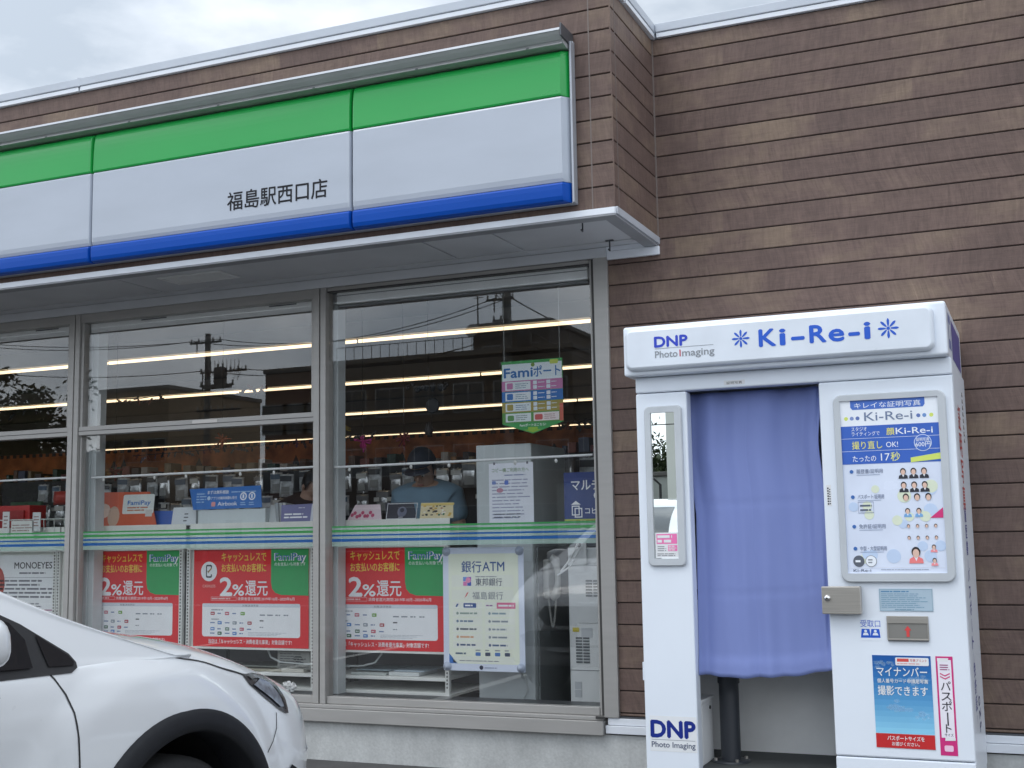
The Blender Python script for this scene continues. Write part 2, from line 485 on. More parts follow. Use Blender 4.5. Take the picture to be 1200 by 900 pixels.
m.box(-0.004, 0.0012, 0.060, 0.065, 2.852, ZT, CAULK)
m.build('fascia_wall', B)
# roof and coping
m = MB()
m.box(XL, -0.20, 0.10, 12.2, 3.86, 3.95, GREYD); m.box(-0.199, XR, WY+.05, 12.2, 3.86, 3.95, GREYD)
m.build('roof', B)
m = MB()
def coping(x0, x1, y0, y1):
    m.box(x0, x1, y0, y1, 3.995, 4.045, ALU, 0.004)
    m.box(x0+.004, x1-.004, y0+.006, y1-.006, 3.966, 3.9925, ALU2, 0.002)
    m.box(x0+.008, x1-.008, y0+.012, y1-.012, 3.99, 3.998, GREYD)
xs = [XL, -9.5, -6.4, -3.35, -0.35+0.375]
for i in range(4): coping(xs[i]+.0015, xs[i+1]-.0015, -0.025, 0.20)
coping(-0.20, 0.025, 0.203, WY+.20)
xs = [0.0265, 3.2, 6.2, XR]
for i in range(3): coping(xs[i]+.0015, xs[i+1]-.0015, WY-.025, WY+.198)
for x in (-3.35, -6.4, 3.2):
    yy = -0.0265 if x < 0 else WY-.0265
    m.box(x-.012, x+.012, yy, yy+.01, 3.994, 4.047, ALU, 0.001)
m.build('coping', B)
# soffit
m = MB()
SZ = 2.832
segs = [XL, -8.6, -6.8, -5.0, -3.2, -1.35+.21, -0.73, -0.075]
for i in range(len(segs)-1):
    m.box(segs[i]+.006, segs[i+1]-.006, 0.062, 0.600, SZ, SZ+.012, SOFF, 0.002)
    m.box(segs[i]+.001, segs[i+1]-.001, 0.612, WY-.01, SZ-.004, SZ+.012, SOFF, 0.002)
m.box(XL, -0.06, 0.03, WY-.005, SZ+.013, SZ+.022, pm('soffit_joint', (0.12, 0.122, 0.13), 0.8))
sof = m.build('soffit', B)
def vent(x0, x1, y0, y1):
    m = MB()
    fr = pm('vent_grey', (0.80, 0.81, 0.81), 0.6)
    m.box(x0, x1, y0, y0+.02, SZ-.008, SZ-.0015, fr); m.box(x0, x1, y1-.02, y1, SZ-.008, SZ-.0015, fr)
    m.box(x0, x0+.02, y0+.02, y1-.02, SZ-.008, SZ-.0015, fr); m.box(x1-.02, x1, y0+.02, y1-.02, SZ-.008, SZ-.0015, fr)
    n = 9
    for i in range(n):
        y = y0+.025+(y1-y0-.05)*(i+.5)/n
        m.box(x0+.021, x1-.021, y-.006, y+.006, SZ-.006, SZ-.002, fr)
    m.box(x0+.02, x1-.02, y0+.02, y1-.02, SZ-.0014, SZ-.0006, pm('vent_back', (.34, .345, .35), .7))
    m.build('vent', sof)
vent(-2.95, -2.50, 0.23, 0.44)
for x, y in ((-0.21, 0.11), (-0.224, 0.575)):
    m = MB(); hm = GREYD
    m.box(x-.022, x+.022, y-.008, y+.008, SZ-.0075, SZ-.0015, hm)
    m.tube([(x, y, SZ-.003), (x, y, SZ-.045), (x+.004, y-.012, SZ-.062), (x, y-.024, SZ-.055)], 0.0042, hm, 6)
    m.build('hook', sof)
m = MB()
m.box(XL, 0.004, -0.022, 0.000, 2.812, 2.844, ALU2, 0.0015)
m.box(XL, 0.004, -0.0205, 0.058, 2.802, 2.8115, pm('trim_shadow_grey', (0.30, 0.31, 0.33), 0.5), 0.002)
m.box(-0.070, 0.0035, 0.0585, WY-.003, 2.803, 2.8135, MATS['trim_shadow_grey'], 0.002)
m.box(-0.018, 0.012, 0.002, WY-.004, 2.8145, 2.851, pm('trim_grey', (0.46, 0.48, 0.52), 0.4), 0.002)
m.box(-0.285, 0.012, WY-.030, WY-.008, 2.755, 2.8015, ALU2, 0.003); m.box(-0.285, -.0715, WY-.029, WY-.0085, 2.8018, 2.826, ALU2)
m.box(XL, -0.287, WY-.030, WY-.008, 2.772, 2.826, SOFF, 0.003)
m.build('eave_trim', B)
# foundation and flashing
m = MB()
m.box(XL, XR, WY-.004, WY+.18, -0.2, 0.222, CONC)
m.build('foundation', B)
m = MB()
m.box(-0.362, XR, WY-.026, WY+.006, 0.231, 0.272, ALU2, 0.003)
m.box(-0.352, XR, WY-.014, WY+.006, 0.274, 0.309, ALU2, 0.003)
m.box(-0.29, XR, WY-.008, WY+.006, 0.3095, 0.318, GREYD)
m.build('flashing', B)

# window front: three bays
m = MB()
JT = 2.772
def vpost(x0, x1, y0, y1, z0, z1): m.box(x0, x1, y0, y1, z0, z1, FRAME, 0.003)
# sill, two steps
m.box(XL, -0.3675, WY-.046, WY+.05, 0.222, 0.296, FRAME, 0.004)
m.box(XL, -0.3695, WY-.038, WY+.05, 0.2975, 0.318, FRAME, 0.003)
# jamb at the right end
vpost(-0.368, -0.288, WY-.022, WY+.06, 0.312, JT+.004)
m.box(-0.384, -0.369, WY-.008, WY+.06, 0.319, JT, FRAMED)
vpost(-0.398, -0.3845, WY+.0, WY+.06, 0.319, JT)
m.box(-0.405, -0.362, WY-.055, WY-.047, 0.308, 0.322, FRAMED)
# mullions
def mullion(x0, x1):
    vpost(x0, x0+(x1-x0)*.46, WY-.020, WY+.07, 0.3185, JT)
    m.box(x0+(x1-x0)*.46+.0005, x0+(x1-x0)*.56, WY-.004, WY+.07, 0.3185, JT, FRAMED)
    vpost(x0+(x1-x0)*.56+.0005, x1, WY-.020, WY+.07, 0.3185, JT)
mullion(-2.160, -2.075); mullion(-4.050, -3.965); mullion(-5.94, -5.855)
# heads
m.box(XL, -2.161, WY-.010, WY+.07, 2.715, JT, FRAME, 0.003)
m.box(-2.074, -0.399, WY-.002, WY+.07, 2.752, JT, FRAME, 0.002)
m.box(-2.074, -0.399, WY-.0008, WY+.07, 2.744, 2.751, FRAMED)
# transoms of the left bays, with sash rails and stiles
for x0, x1 in ((-5.853, -4.052), (-3.963, -2.162)):
    m.box(x0, x1, WY-.012, WY+.06, 1.966, 2.024, FRAME, 0.003)
    m.box(x0, x1, WY-.014, WY-.0125, 1.992, 1.996, FRAMED)
    m.box(x0+.001, x0+.022, WY-.004, WY+.05, 2.0245, 2.7145, FRAME, 0.002)
    m.box(x1-.022, x1-.001, WY-.004, WY+.05, 2.0245, 2.7145, FRAME, 0.002)
    m.box(x0+.001, x0+.014, WY+.004, WY+.05, .3605, 1.9655, FRAME, 0.002)
    m.box(x1-.014, x1-.001, WY+.004, WY+.05, .3605, 1.9655, FRAME, 0.002)
    m.box(x0, x1, WY-.004, WY+.05, .319, .3600, FRAME, 0.003)
m.box(-2.074, -0.399, WY-.004, WY+.05, .319, .3600, FRAME, 0.003)
m.box(-3.05, -2.86, WY-.0145, WY-.0125, 1.998, 2.018, ink(205, 200, 195))
wf = m.build('window_frame', B)
GY = WY+.022
def pane(x0, x1, z0, z1):
    m = MB(); m.box(x0, x1, GY, GY+.006, z0, z1, GLASS); m.build('window_pane', B)
pane(-2.073, -0.399, .3602, 2.7435)
for x0, x1 in ((-5.853, -4.052), (-3.963, -2.162)):
    pane(x0+.0225, x1-.0225, 2.0242, 2.7147); pane(x0+.0145, x1-.0145, .3602, 1.9658)
m = MB(); m.box(-12.9, -5.942, GY, GY+.006, .33, 2.71, GLASS); m.build('window_pane', B)
# coloured line film stuck on the inside of the panes
FG = film('film_green', S(70, 175, 95), 0.88); FB = film('film_blue', S(30, 110, 190), 0.9); FP = film('film_pale', S(205, 232, 222), 0.42)
for x0, x1 in ((-2.06, -0.402), (-3.94, -2.18), (-5.83, -4.07)):
    m = MB(); y = GY+.008
    for z0, z1, mt in ((1.331, 1.341, FG), (1.304, 1.319, FG), (1.281, 1.291, FB), (1.249, 1.266, FB), (1.320, 1.330, FP), (1.292, 1.303, FP), (1.267, 1.280, FP), (1.222, 1.248, FP)):
        m.box(x0, x1, y, y+.0006, z0, z1, mt)
    m.build('stripe_film', B)
VENTB = pm('blind_rail_grey', (.25, .26, .27), .5)
# roller blind box at the head of the big pane
m = MB()
bl = pm('blind_cloth', (0.94, 0.95, 0.95), 0.7)
m.box(-2.03, -0.42, .762, .82, 2.672, 2.745, bl, 0.006); m.box(-2.03, -0.42, .770, .80, 2.655, 2.668, VENTB, 0.003); m.box(-2.03, -0.42, .7605, .7618, 2.722, 2.727, VENTB)
m.build('blind_box', B)
for x0, x1 in ((-3.94, -2.18), (-5.83, -4.07)):
    m = MB(); m.box(x0, x1, .785, .80, 2.655, 2.75, bl, .003); m.box(x0+.42, x0+.62, .782, .7848, 2.705, 2.712, GREYD); m.box(x1-.35, x1-.15, .782, .7848, 2.705, 2.712, GREYD); m.build('blind_box', B)
# interior shell
INW = pm('shop_inner_wall', (0.34, 0.33, 0.31), 0.8); INC = pm('shop_ceiling', (0.17, 0.17, 0.17), 0.85); INF = pm('shop_floor', (0.26, 0.25, 0.235), 0.3)
m = MB()
m.box(XL, -0.32, 11.5, 11.6, .1, 2.9, INW); m.box(-0.32, -0.305, WY+.061, 11.5, .1, 2.9, INW); m.box(XL-.1, XL, WY, 11.5, .1, 2.9, INW)
m.build('inner_wall', B)
m = MB(); m.box(XL, -0.32, .80, 11.5, 2.90, 2.95, INC); m.build('inner_ceiling', B)
m = MB(); m.box(XL, -0.32, .80, 11.5, .10, .15, INF); m.build('inner_floor', B)
m = MB(); m.box(XL, -0.31, .78, .92, .10, .36, GREYD); m.build('inner_kerb', B)
cl = pm('column_white', (0.62, 0.66, 0.67), 0.5)
for x0, x1 in ((-2.146, -2.068), (-4.0, -3.922)):
    m = MB(); m.box(x0, x0+.034, .83, .93, .15, 2.9, cl, 0.003); m.box(x0+.036, x1, .84, .93, .15, 2.9, cl, 0.003); m.build('inner_column', B)

# ---------------------------------------------------------------- tube lights on the shop ceiling
LT = emis('tube_light', (1.0, 0.78, 0.50), 1.5)
hous = pm('light_housing', (0.30, 0.29, 0.27), 0.6)
for nm, y, x0, x1 in (('nearest the glass', 2.50, -12.5, -0.45), ('second from the glass', 4.75, -12.5, -0.6), ('third from the glass', 7.35, -12.5, -0.7), ('farthest from the glass', 10.4, -12.5, -0.8)):
    t = root('ceiling_light', 'long warm tube light running along the shop ceiling, row '+nm, 'light', (x0, y, 2.76), 'tube lights in rows on the shop ceiling')
    m = MB(); m.box(x0, x1, y-.045, y+.045, 2.775, 2.90, hous, 0.004); m.build('housing', t)
    m = MB(); x = x0
    while x < x1-.1:
        e = min(x1, x+2.4); m.tube([(x+.012, y, 2.755), (e-.012, y, 2.755)], 0.0135, LT, 10); x = e
    m.build('tube', t)

# ---------------------------------------------------------------- the long shop sign
SG = pm('sign_green', S(20, 160, 68), 0.3, 0, 0.03, 2, coat=0.3); SW = pm('sign_white', (0.44, 0.48, 0.55), 0.25, 0, 0.045, 3, coat=0.3, stretch=(.5, 1, 1.6)); SB = pm('sign_blue', S(0, 74, 170), 0.4, 0, 0.03, 2, spec=0.25)
s = root('shop_sign', 'long illuminated shop sign banded green over white over blue on the brown fascia', 'sign', (-3, 0, 2.86))
m = MB()
m.box(-12.5, -0.188, -.030, -.003, 2.878, 3.712, pm('sign_case', (0.42, 0.44, 0.48), 0.35, 0.3), 0.004)
m.box(-0.199, -0.187, -.062, -.0305, 2.880, 3.70, MATS['sign_case'], 0.003)
m.box(-12.5, -0.200, -.045, -.0305, 2.8785, 2.885, MATS['sign_case'], 0.002)
m.build('case', s)
def sweep(prof, x0, x1, mt, name):
    """A pillow panel: the outline closes in towards its ends so that neighbours meet in a shallow valley."""
    m = MB(); cols = [(x0, .30), (x0+.004, .80), (x0+.009, .96), (x0+.016, 1.0), (x1-.016, 1.0), (x1-.009, .96), (x1-.004, .80), (x1, .30)] if x1 < -.5 else [(x0, .30), (x0+.004, .80), (x0+.009, .96), (x0+.016, 1.0), (x1-.030, 1.0), (x1, .25)]
    n = len(prof); vs = []
    for x, k in cols:
        for y, z in prof: vs.append((x, -.030+(y+.062)*.85*k, 1.2776+(z-1.2776)*1.0082))
    fs = [(c*n+i, c*n+i+1, (c+1)*n+i+1, (c+1)*n+i) for c in range(len(cols)-1) for i in range(n-1)]
    m.add(vs, fs, mt, False)
    m.add(vs[:n], [tuple(range(n))], mt); m.add(vs[-n:], [tuple(range(n))[::-1]], mt)
    return m
PG = [(-.062, 3.640), (-.085, 3.640), (-.098, 3.637), (-.110, 3.631), (-.120, 3.622), (-.128, 3.610), (-.1325, 3.595), (-.136, 3.575), (-.1385, 3.55), (-.1405, 3.52), (-.1418, 3.48), (-.1425, 3.44), (-.1425, 3.408), (-.139, 3.400), (-.132, 3.398), (-.062, 3.398)]
PW = [(-.062, 3.3975), (-.128, 3.3975), (-.136, 3.394), (-.1395, 3.386), (-.1400, 3.2), (-.1395, 3.01), (-.136, 2.985), (-.128, 2.968), (-.062, 2.966)]
PB = [(-.062, 2.9655), (-.128, 2.9655), (-.140, 2.962), (-.147, 2.952), (-.148, 2.93), (-.146, 2.895), (-.138, 2.876), (-.120, 2.869), (-.062, 2.868)]
ends = [-12.0, -10.25, -8.48, -6.71, -4.94, -3.168, -1.422, -0.202]
for i in range(len(ends)-1):
    a, b = ends[i]+.002, ends[i+1]-.002
    m = MB()
    for pr_, mt in ((PG, SG), (PW, SW), (PB, SB)):
        q = sweep(pr_, a, b, mt, 'x')
        o = len(m.v); m.v += q.v; k = m.mi(mt)
        m.f += [tuple(j+o for j in f) for f in q.f]; m.fm += [k]*len(q.f); m.sm += q.sm
    pn = m.build('face_panel', s)
    if i == 5:
        m = MB()
        Art(m, (-2.207, -.0968, 3.074)).text('福島駅西口店', 0, 0.004, 0.113, pm('sign_letter_grey', (0.018, 0.018, 0.022), 0.6, spec=.2), w=0.640, l=0, bold=0.020)
        m.build('lettering', pn)
m = MB()
VG = pm('visor_grey', (.44, .45, .45), .4, .1)
m.prism([(-.004, 3.702), (-.004, 3.752), (-.165, 3.728), (-.172, 3.716), (-.158, 3.702), (-.136, 3.684), (-.128, 3.682), (-.118, 3.670), (-.080, 3.662), (-.031, 3.662), (-.031, 3.702)], -12.5, -0.205, VG)
m.prism([(-.166, 3.7285), (-.1735, 3.717), (-.1760, 3.718), (-.169, 3.7325)], -12.5, -0.2045, MATS['trim_grey'])
m.box(-12.5, -0.21, -.1270, -.1210, 3.666, 3.674, pm('visor_strip', (.42, .42, .42), .5), 0.002)
m.box(-0.2042, -0.196, -.172, -.003, 3.690, 3.755, GREYD, 0.002)
for i in range(18):
    m.box(-.40-i*.62, -.385-i*.62, -.1290, -.1272, 3.667, 3.673, GREYD)
m.build('visor', s)

# ---------------------------------------------------------------- photo booth
YF = -0.2
P_ = root('photo_booth', 'white self service photo booth with blue curtain against the brown boards', 'photo booth', (0.82, YF, 0))
BLU = pm('print_royal_blue', S(24, 88, 200), 0.4); NAVY = pm('print_navy', S(14, 40, 130), 0.4); GRY = pm('print_grey', S(140, 145, 152), 0.45); REDP = pm('print_red', S(200, 40, 50), 0.4)
STEEL = pm('brushed_steel', (0.50, 0.47, 0.43), 0.34, 0.85, 0.08, 5, stretch=(1, 1, 40)); BOOTHG = pm('booth_grey_bezel', (0.52, 0.55, 0.58), 0.4)
DARKF = pm('booth_floor_rubber', (0.06, 0.065, 0.065), 0.75, 0, 0.15, 12)
m = MB(); m.box(.165, 1.48, -.15, .64, 0.0, .118, BLACKP, .004); m.box(.14, 1.504, -.192, .675, .119, .188, BOOTHW, .004)
m.build('plinth', P_)
m = MB(); m.box(.162, .958, -.19, .334, .1885, .2455, DARKF); m.build('booth_floor', P_)
def bx(name, *a, bev=.007, mt=None):
    m = MB(); m.box(*a, mt or BOOTHW, bev); return m.build(name, P_)
bx('pillar_panel', .137, .375, YF, -.125, .1895, 1.902)
bx('side_wall', .140, .164, -.1245, .676, .1895, 1.975, bev=.003)
bx('back_wall', .165, .962, .335, .38, .1895, 1.975, bev=.002, mt=pm('booth_inner_wall', (0.80, 0.80, 0.79), 0.5))
bx('top_panel', .137, 1.507, YF, -.125, 1.9055, 1.9765)
bx('machine_cabinet', .963, 1.5075, -.160, .676, .1895, 1.975, bev=.005)
bx('machine_door', .960, 1.507, YF, -.1605, .340, 1.9025)
bx('kick_panel', .960, 1.507, YF+.001, -.1605, .1895, .3365, bev=.005)
m = MB(); m.box(.104, 1.500, -.262, .680, 1.978, 2.205, BOOTHW, .012, 3); hd = m.build('header', P_)
m = MB()
def rplate(m, x0, x1, z0, z1, r, y0, y1, mt, ease=.008):
    pts = []
    for cx, cz, a in ((x1-r, z0+r, -90), (x1-r, z1-r, 0), (x0+r, z1-r, 90), (x0+r, z0+r, 180)):
        for i in range(9):
            q = math.radians(a+90*i/8); pts.append((cx, cz, math.cos(q), math.sin(q)))
    rings = []
    for k, (dr, y) in enumerate(((0, y0), (0, y1+ease), (-ease*.3, y1+ease*.3), (-ease, y1))):
        rings.append([(cx+(r+dr)*c, y, cz+(r+dr)*sn) for cx, cz, c, sn in pts])
    n = len(pts); vs = sum(rings, []); fs = []
    for k in range(3):
        for i in range(n): fs.append((k*n+i, k*n+(i+1) % n, (k+1)*n+(i+1) % n, (k+1)*n+i))
    m.add(vs, fs, mt, True); m.add(rings[-1], [tuple(range(n))], mt)
rplate(m, .120, 1.452, 1.998, 2.190, .035, -.2625, -.292, pm('header_lightbox', (0.72, 0.77, 0.84), 0.3, coat=0.3), .016)
lp = m.build('light_panel', hd)
m = MB(); A = Art(m, (0, -.2922, 0))
A.text('DNP', .262, 2.098, .066, pm('print_blue_violet', S(42, 66, 190), 0.4), w=.150, bold=.052)
A.rect(.262, 2.0895, .530, 2.0915, GRY, 1)
A.text('Photo', .263, 2.049, .044, GRY, w=.103, bold=.018); A.text('I', .376, 2.049, .044, pm('print_dark_red', S(190, 30, 60), 0.4), bold=.01); A.text('maging', .388, 2.049, .044, GRY, w=.145, bold=.018)
def flower(A, cx, cy, r, mt, l=1):
    for i in range(8):
        a = math.pi*i/4; c, s = math.cos(a), math.sin(a); pts = []
        for t, wd in ((.22, .05), (.45, .10), (.75, .125), (.93, .07), (1.0, 0), (.93, -.07), (.75, -.125), (.45, -.10), (.22, -.05)):
            pts.append((cx+r*(t*c-wd*s), cy+r*(t*s+wd*c)))
        A.poly(pts, mt, l)
    A.circ(cx, cy, r*.17, mt, l)
m.build('maker_lettering', lp)
for fx, fz, fr_ in ((.652, 2.107, .040), (1.272, 2.102, .043)):
    m = MB(); flower(Art(m, (0, -.2922, 0)), fx, fz, fr_, BLU); m.build('flower_mark', lp)
m = MB(); A = Art(m, (0, -.2922, 0))
for ch, x, wd in (('K', .733, .070), ('i', .822, .022), ('-', .872, .052), ('R', .950, .066), ('e', 1.030, .060), ('-', 1.112, .042), ('i', 1.176, .022)):
    A.text(ch, x, 2.066, .105, BLU, w=wd, bold=.040)
m.build('name_lettering', lp)
m = MB(); A = Art(m, (1.5002, 0, 0), (0, 1, 0), (0, 0, 1), (1, 0, 0))
PUR = ink(88, 84, 150); A.rect(-.17, 2.02, -.03, 2.17, ink(120, 130, 175)); A.rect(.02, 1.995, .60, 2.165, PUR); A.rect(-.15, 2.06, -.06, 2.13, ink(210, 215, 225), 1)
m.build('side_picture', hd)
# curtain
CUR = pm('curtain_blue', (0.185, 0.235, 0.50), 0.75, 0, 0.05, 1.6, bump=0.05, bscale=500)
m = MB(); nx, nz = 150, 70; vs = []
for j in range(nz+1):
    t = j/nz
    for i in range(nx+1):
        u = i/nx
        xl = .3765-.034*max(0, min(1, (t-.56)/.2)); xr = .9575-.020*math.exp(-((t-.80)/.12)**2); x = xl+(xr-xl)*u
        zb = .642+.040*max(0, (u-.45)/.55)**1.6+.0022*math.sin(u*31)*(1-t)+.003*math.sin(u*13+1)
        z = zb+(1.899-zb)*t
        f = .55+.45*(1-t)
        y = -.155 + .068*t + .017*math.sin(u*9.5+.6+.5*t)*f + .010*math.sin(u*17+1.3*t+.8*math.sin(u*5)) + .004*math.sin(u*31-1.1*t) + .003*math.sin(u*43+2*t)*f
        y -= .016*math.exp(-((u-.93+.05*(1-t))/.035)**2)*math.exp(-((t-.52)/.26)**2)
        y += .02*math.exp(-((u-.985)/.02)**2)*(.4+.6*math.sin(t*7))
        y -= .010*math.exp(-((u-.02)/.03)**2)
        y += .0022*math.exp(-((t-.285)/.0045)**2) + .0022*math.exp(-((t-.60)/.004)**2) + .002*math.exp(-((u-.46)/.006)**2)
        if t < .062: y -= .006*(1 if t < .056 else .5)
        x += .004*math.sin(t*5+u*6)*(u*(1-u)*4)
        vs.append((x, y, z))
fs = [(j*(nx+1)+i, j*(nx+1)+i+1, (j+1)*(nx+1)+i+1, (j+1)*(nx+1)+i) for j in range(nz) for i in range(nx)]
m.add(vs, fs, CUR, True); cu = m.build('curtain', P_)
so = cu.modifiers.new('thick', 'SOLIDIFY'); so.thickness = .0015
m = MB(); m.tube([(.166, -.085, 1.925), (.962, -.085, 1.925)], .009, STEEL, 8); m.build('curtain_rail', P_)
m = MB(); m.box(.129, .1365, -.19, -.165, .62, .70, BOOTHW, .002); m.build('hinge', P_)
# mirror
m = MB()
for (x0, x1, z0, z1) in ((.179, .353, 1.124, 1.158), (.179, .353, 1.808, 1.841), (.179, .207, 1.1585, 1.8075), (.319, .353, 1.1585, 1.8075)): pass
def bezel(name, x0, x1, z0, z1, ix0, ix1, iz0, iz1, r, mt, th=.016):
    m = MB(); pts = []; k = 7
    for cx, cz, a in ((x1-r, z0+r, -90), (x1-r, z1-r, 0), (x0+r, z1-r, 90), (x0+r, z0+r, 180)):
        for i in range(k+1):
            q = math.radians(a+90*i/k); pts.append((cx+r*math.cos(q), cz+r*math.sin(q)))
    inn = []
    for c in ((ix1, iz0), (ix1, iz1), (ix0, iz1), (ix0, iz0)): inn += [c]*(k+1)
    n = len(pts); c0 = [(x, YF, z) for x, z in pts]; c1 = [(x, YF-th+.004, z) for x, z in pts]
    cm = [((x0+x1)/2, (z0+z1)/2)]
    c2 = [(x+(.004 if x < cm[0][0] else -.004), YF-th, z+(.004 if z < cm[0][1] else -.004)) for x, z in pts]
    c3 = [(x, YF-th, z) for x, z in inn]; c4 = [(x, YF-.001, z) for x, z in inn]
    vs = c0+c1+c2+c3+c4; fs = []
    for q in range(4):
        for i in range(n):
            j = (i+1) % n
            f = [q*n+i, q*n+j, (q+1)*n+j, (q+1)*n+i]
            if q == 2 and inn[i] == inn[j]: f = [q*n+i, q*n+j, (q+1)*n+i]
            if q == 3 and inn[i] == inn[j]: continue
            fs.append(tuple(f))
    m.add(vs, fs, mt)
    return m.build(name, P_)
mb = bezel('mirror_frame', .179, .353, 1.124, 1.841, .207, .319, 1.157, 1.811, .022, BOOTHG)
m = MB(); mg = bpy.data.materials.new('mirror_silver'); mg.use_nodes = True
q = mg.node_tree.nodes['Principled BSDF']; q.inputs['Metallic'].default_value = 1; q.inputs['Roughness'].default_value = 0.0; q.inputs['Base Color'].default_value = (.86, .90, .88, 1)
m.box(.2065, .3195, YF-.006, YF-.002, 1.1565, 1.8115, mg); m.build('mirror_glass', mb)
m = MB(); m.box(.212, .318, YF-.0075, YF-.0065, 1.160, 1.272, WHITE); A = Art(m, (.212, YF-.0075, 1.160))
PK = ink(240, 120, 180); A.rect(.006, .062, .100, .106, PK)
A.lines(.010, .098, .064, .104, 2, WHITE, 2, .62, 3); A.rect(.058, .030, .100, .056, PK); A.lines(.061, .098, .031, .055, 3, WHITE, 2, .5, 4); A.lines(.010, .050, .028, .055, 3, ink(150, 150, 155), 1, .4, 5); A.lines(.008, .096, .006, .022, 2, ink(120, 120, 125), 1, .4, 6)
m.build('mirror_sticker', mb)
# menu board
mf = bezel('menu_frame', 1.020, 1.476, 1.052, 1.842, 1.0475, 1.4435, 1.089, 1.815, .035, BOOTHG, .018)
m = MB(); X0, Z0, WW, HH = 1.047, 1.0885, .397, .727
m.box(X0, X0+WW, YF-.010, YF-.004, Z0, Z0+HH, pm('menu_sheet', S(222, 230, 247), 0.25, coat=0.5))
A = Art(m, (X0, YF-.010, Z0+HH), (WW, 0, 0), (0, 0, HH))          # u 0..1, v from 0 at the top to -1
MB1 = ink(70, 112, 198); MB2 = ink(52, 98, 190); PAL = ink(238, 242, 248); YEL = ink(214, 228, 110)
A.rect(0, -.15, 1, 0, PAL)
A.poly([(.11, 0), (.11, -.04), (.13, -.055), (.85, -.055), (.87, -.04), (.87, 0)], MB1, 1)
Am = Art(m, (X0, YF-.010, Z0+HH))
def mt_(s, u, v, h, mt, w=None, l=2, bold=0.0, al='l'): Am.text(s, u*WW, v*HH, h*HH, mt, w and w*WW, l, bold, al)
mt_('キレイな証明写真', .15, -.045, .036, PAL, .68)
mt_('Ki-Re-i', .25, -.122, .072, ink(112, 128, 158), .49, bold=.004)
for u, c in ((.06, YEL), (.12, ink(130, 150, 200)), (.18, ink(96, 120, 180)), (.80, ink(96, 120, 180)), (.86, ink(110, 150, 205)), (.93, YEL)): A.circ(u, -.105, .021, c, 1, 12, .0115)
A.rect(0, -.372, 1, -.15, MB2, 1)
for v in (-.222, -.296): A.rect(0, v-.002, 1, v, ink(225, 232, 245), 2)
mt_('スタジオ', .11, -.179, .028, PAL, .16); mt_('ライティングで', .11, -.207, .028, PAL, .29)
mt_('顔', .47, -.207, .046, ink(235, 226, 110), bold=.02); mt_('Ki-Re-i', .565, -.207, .052, PAL, .37, bold=.008)
mt_('撮り直し', .11, -.282, .050, ink(232, 226, 120), .31, bold=.012); mt_('OK!', .46, -.280, .044, PAL, .12)
mt_('たったの', .11, -.356, .040, PAL, .24, bold=.006); mt_('17', .40, -.356, .060, PAL, .09); mt_('秒', .50, -.356, .056, ink(232, 232, 130), bold=.012)
A.circ(.83, -.262, .088, ink(225, 235, 250), 3, 26, .048); A.circ(.83, -.262, .082, MB1, 4, 26, .0448)
mt_('証明写真', .83, -.252, .022, PAL, .13, 5, .01, 'c'); mt_('600円', .83, -.283, .034, PAL, .15, 5, .01, 'c')
A.poly([(.70, -.372), (.70, -.345), (1, -.322), (1, -.358)], YEL, 3)
rnd = random.Random(4)
for k in range(20):
    A.circ(rnd.uniform(.05, .95), rnd.uniform(-.95, -.42), (rr_ := rnd.uniform(.04, .075)), ink(222, 230, 206) if k % 2 else ink(196, 214, 240), .5+k*.07, 16, rr_*.55)
HAIR = ink(34, 30, 34); SKN = ink(226, 190, 172); SUIT = ink(40, 42, 54)
def face(u, v, s, body, l=4):
    """Small ID portrait: hair, face and shoulders; s is its half width in sheet widths."""
    k = WW/HH
    if body: A.poly([(u-s, v-s*k*1.5), (u-s*.9, v-s*k*.85), (u-s*.35, v-s*k*.55), (u+s*.35, v-s*k*.55), (u+s*.9, v-s*k*.85), (u+s, v-s*k*1.5)], body, l); A.poly([(u-s*.28, v-s*k*.55), (u, v-s*k*1.2), (u+s*.28, v-s*k*.55)], PAL, l+1)
    A.circ(u, v+s*k*.12, s*.62, HAIR, l+1, 14, s*k*.74); A.circ(u, v-s*k*.08, s*.46, SKN, l+2, 14, s*k*.62)
for r in range(2):
    for c in range(3): face(.615+.105*c, -.425-r*.078, .047, SUIT)
for c in range(3): face(.63+.112*c, -.572, .050, None)
for c in range(2): face(.64+.112*c, -.650, .040, ink(120, 170, 220))
for r in range(2):
    for c in range(4): face(.64+.09*c, -.735-r*.066, .026, None)
face(.70, -.885, .072, ink(240, 130, 130)); face(.88, -.855, .034, ink(245, 150, 155)); face(.88, -.930, .034, ink(245, 150, 155), 9)
A.poly([(.86, -.69), (.99, -.69), (.99, -.632)], ink(214, 50, 120), 3)
for t, v in (('履歴書/証明用', -.425), ('パスポート/証明用', -.572), ('免許証/証明用', -.742), ('中型・大型証明用', -.868)):
    A.circ(.09, v+.010, .020, ink(58, 108, 178), 3, 12, .011); mt_(t, .14, v, .028, ink(120, 132, 158), .27, 3, .01)
    A.rect(.14, v-.012, .38, v-.009, ink(150, 165, 190), 3)
A.frame(.14, -.655, .30, -.59, .003, ink(130, 140, 165), 3); A.lines(.16, .28, -.65, -.60, 2, ink(90, 100, 120), 4, .4, 2)
A.circ(.12, -.930, .058, ink(92, 98, 110), 3, 22, .033); A.circ(.245, -.930, .058, ink(120, 126, 136), 3, 22, .033); A.circ(.245, -.930, .053, PAL, 4, 22, .030)
A.lines(.085, .155, -.94, -.92, 1, PAL, 5, .6, 1); A.lines(.215, .275, -.945, -.915, 2, GRY, 5, .5, 1)
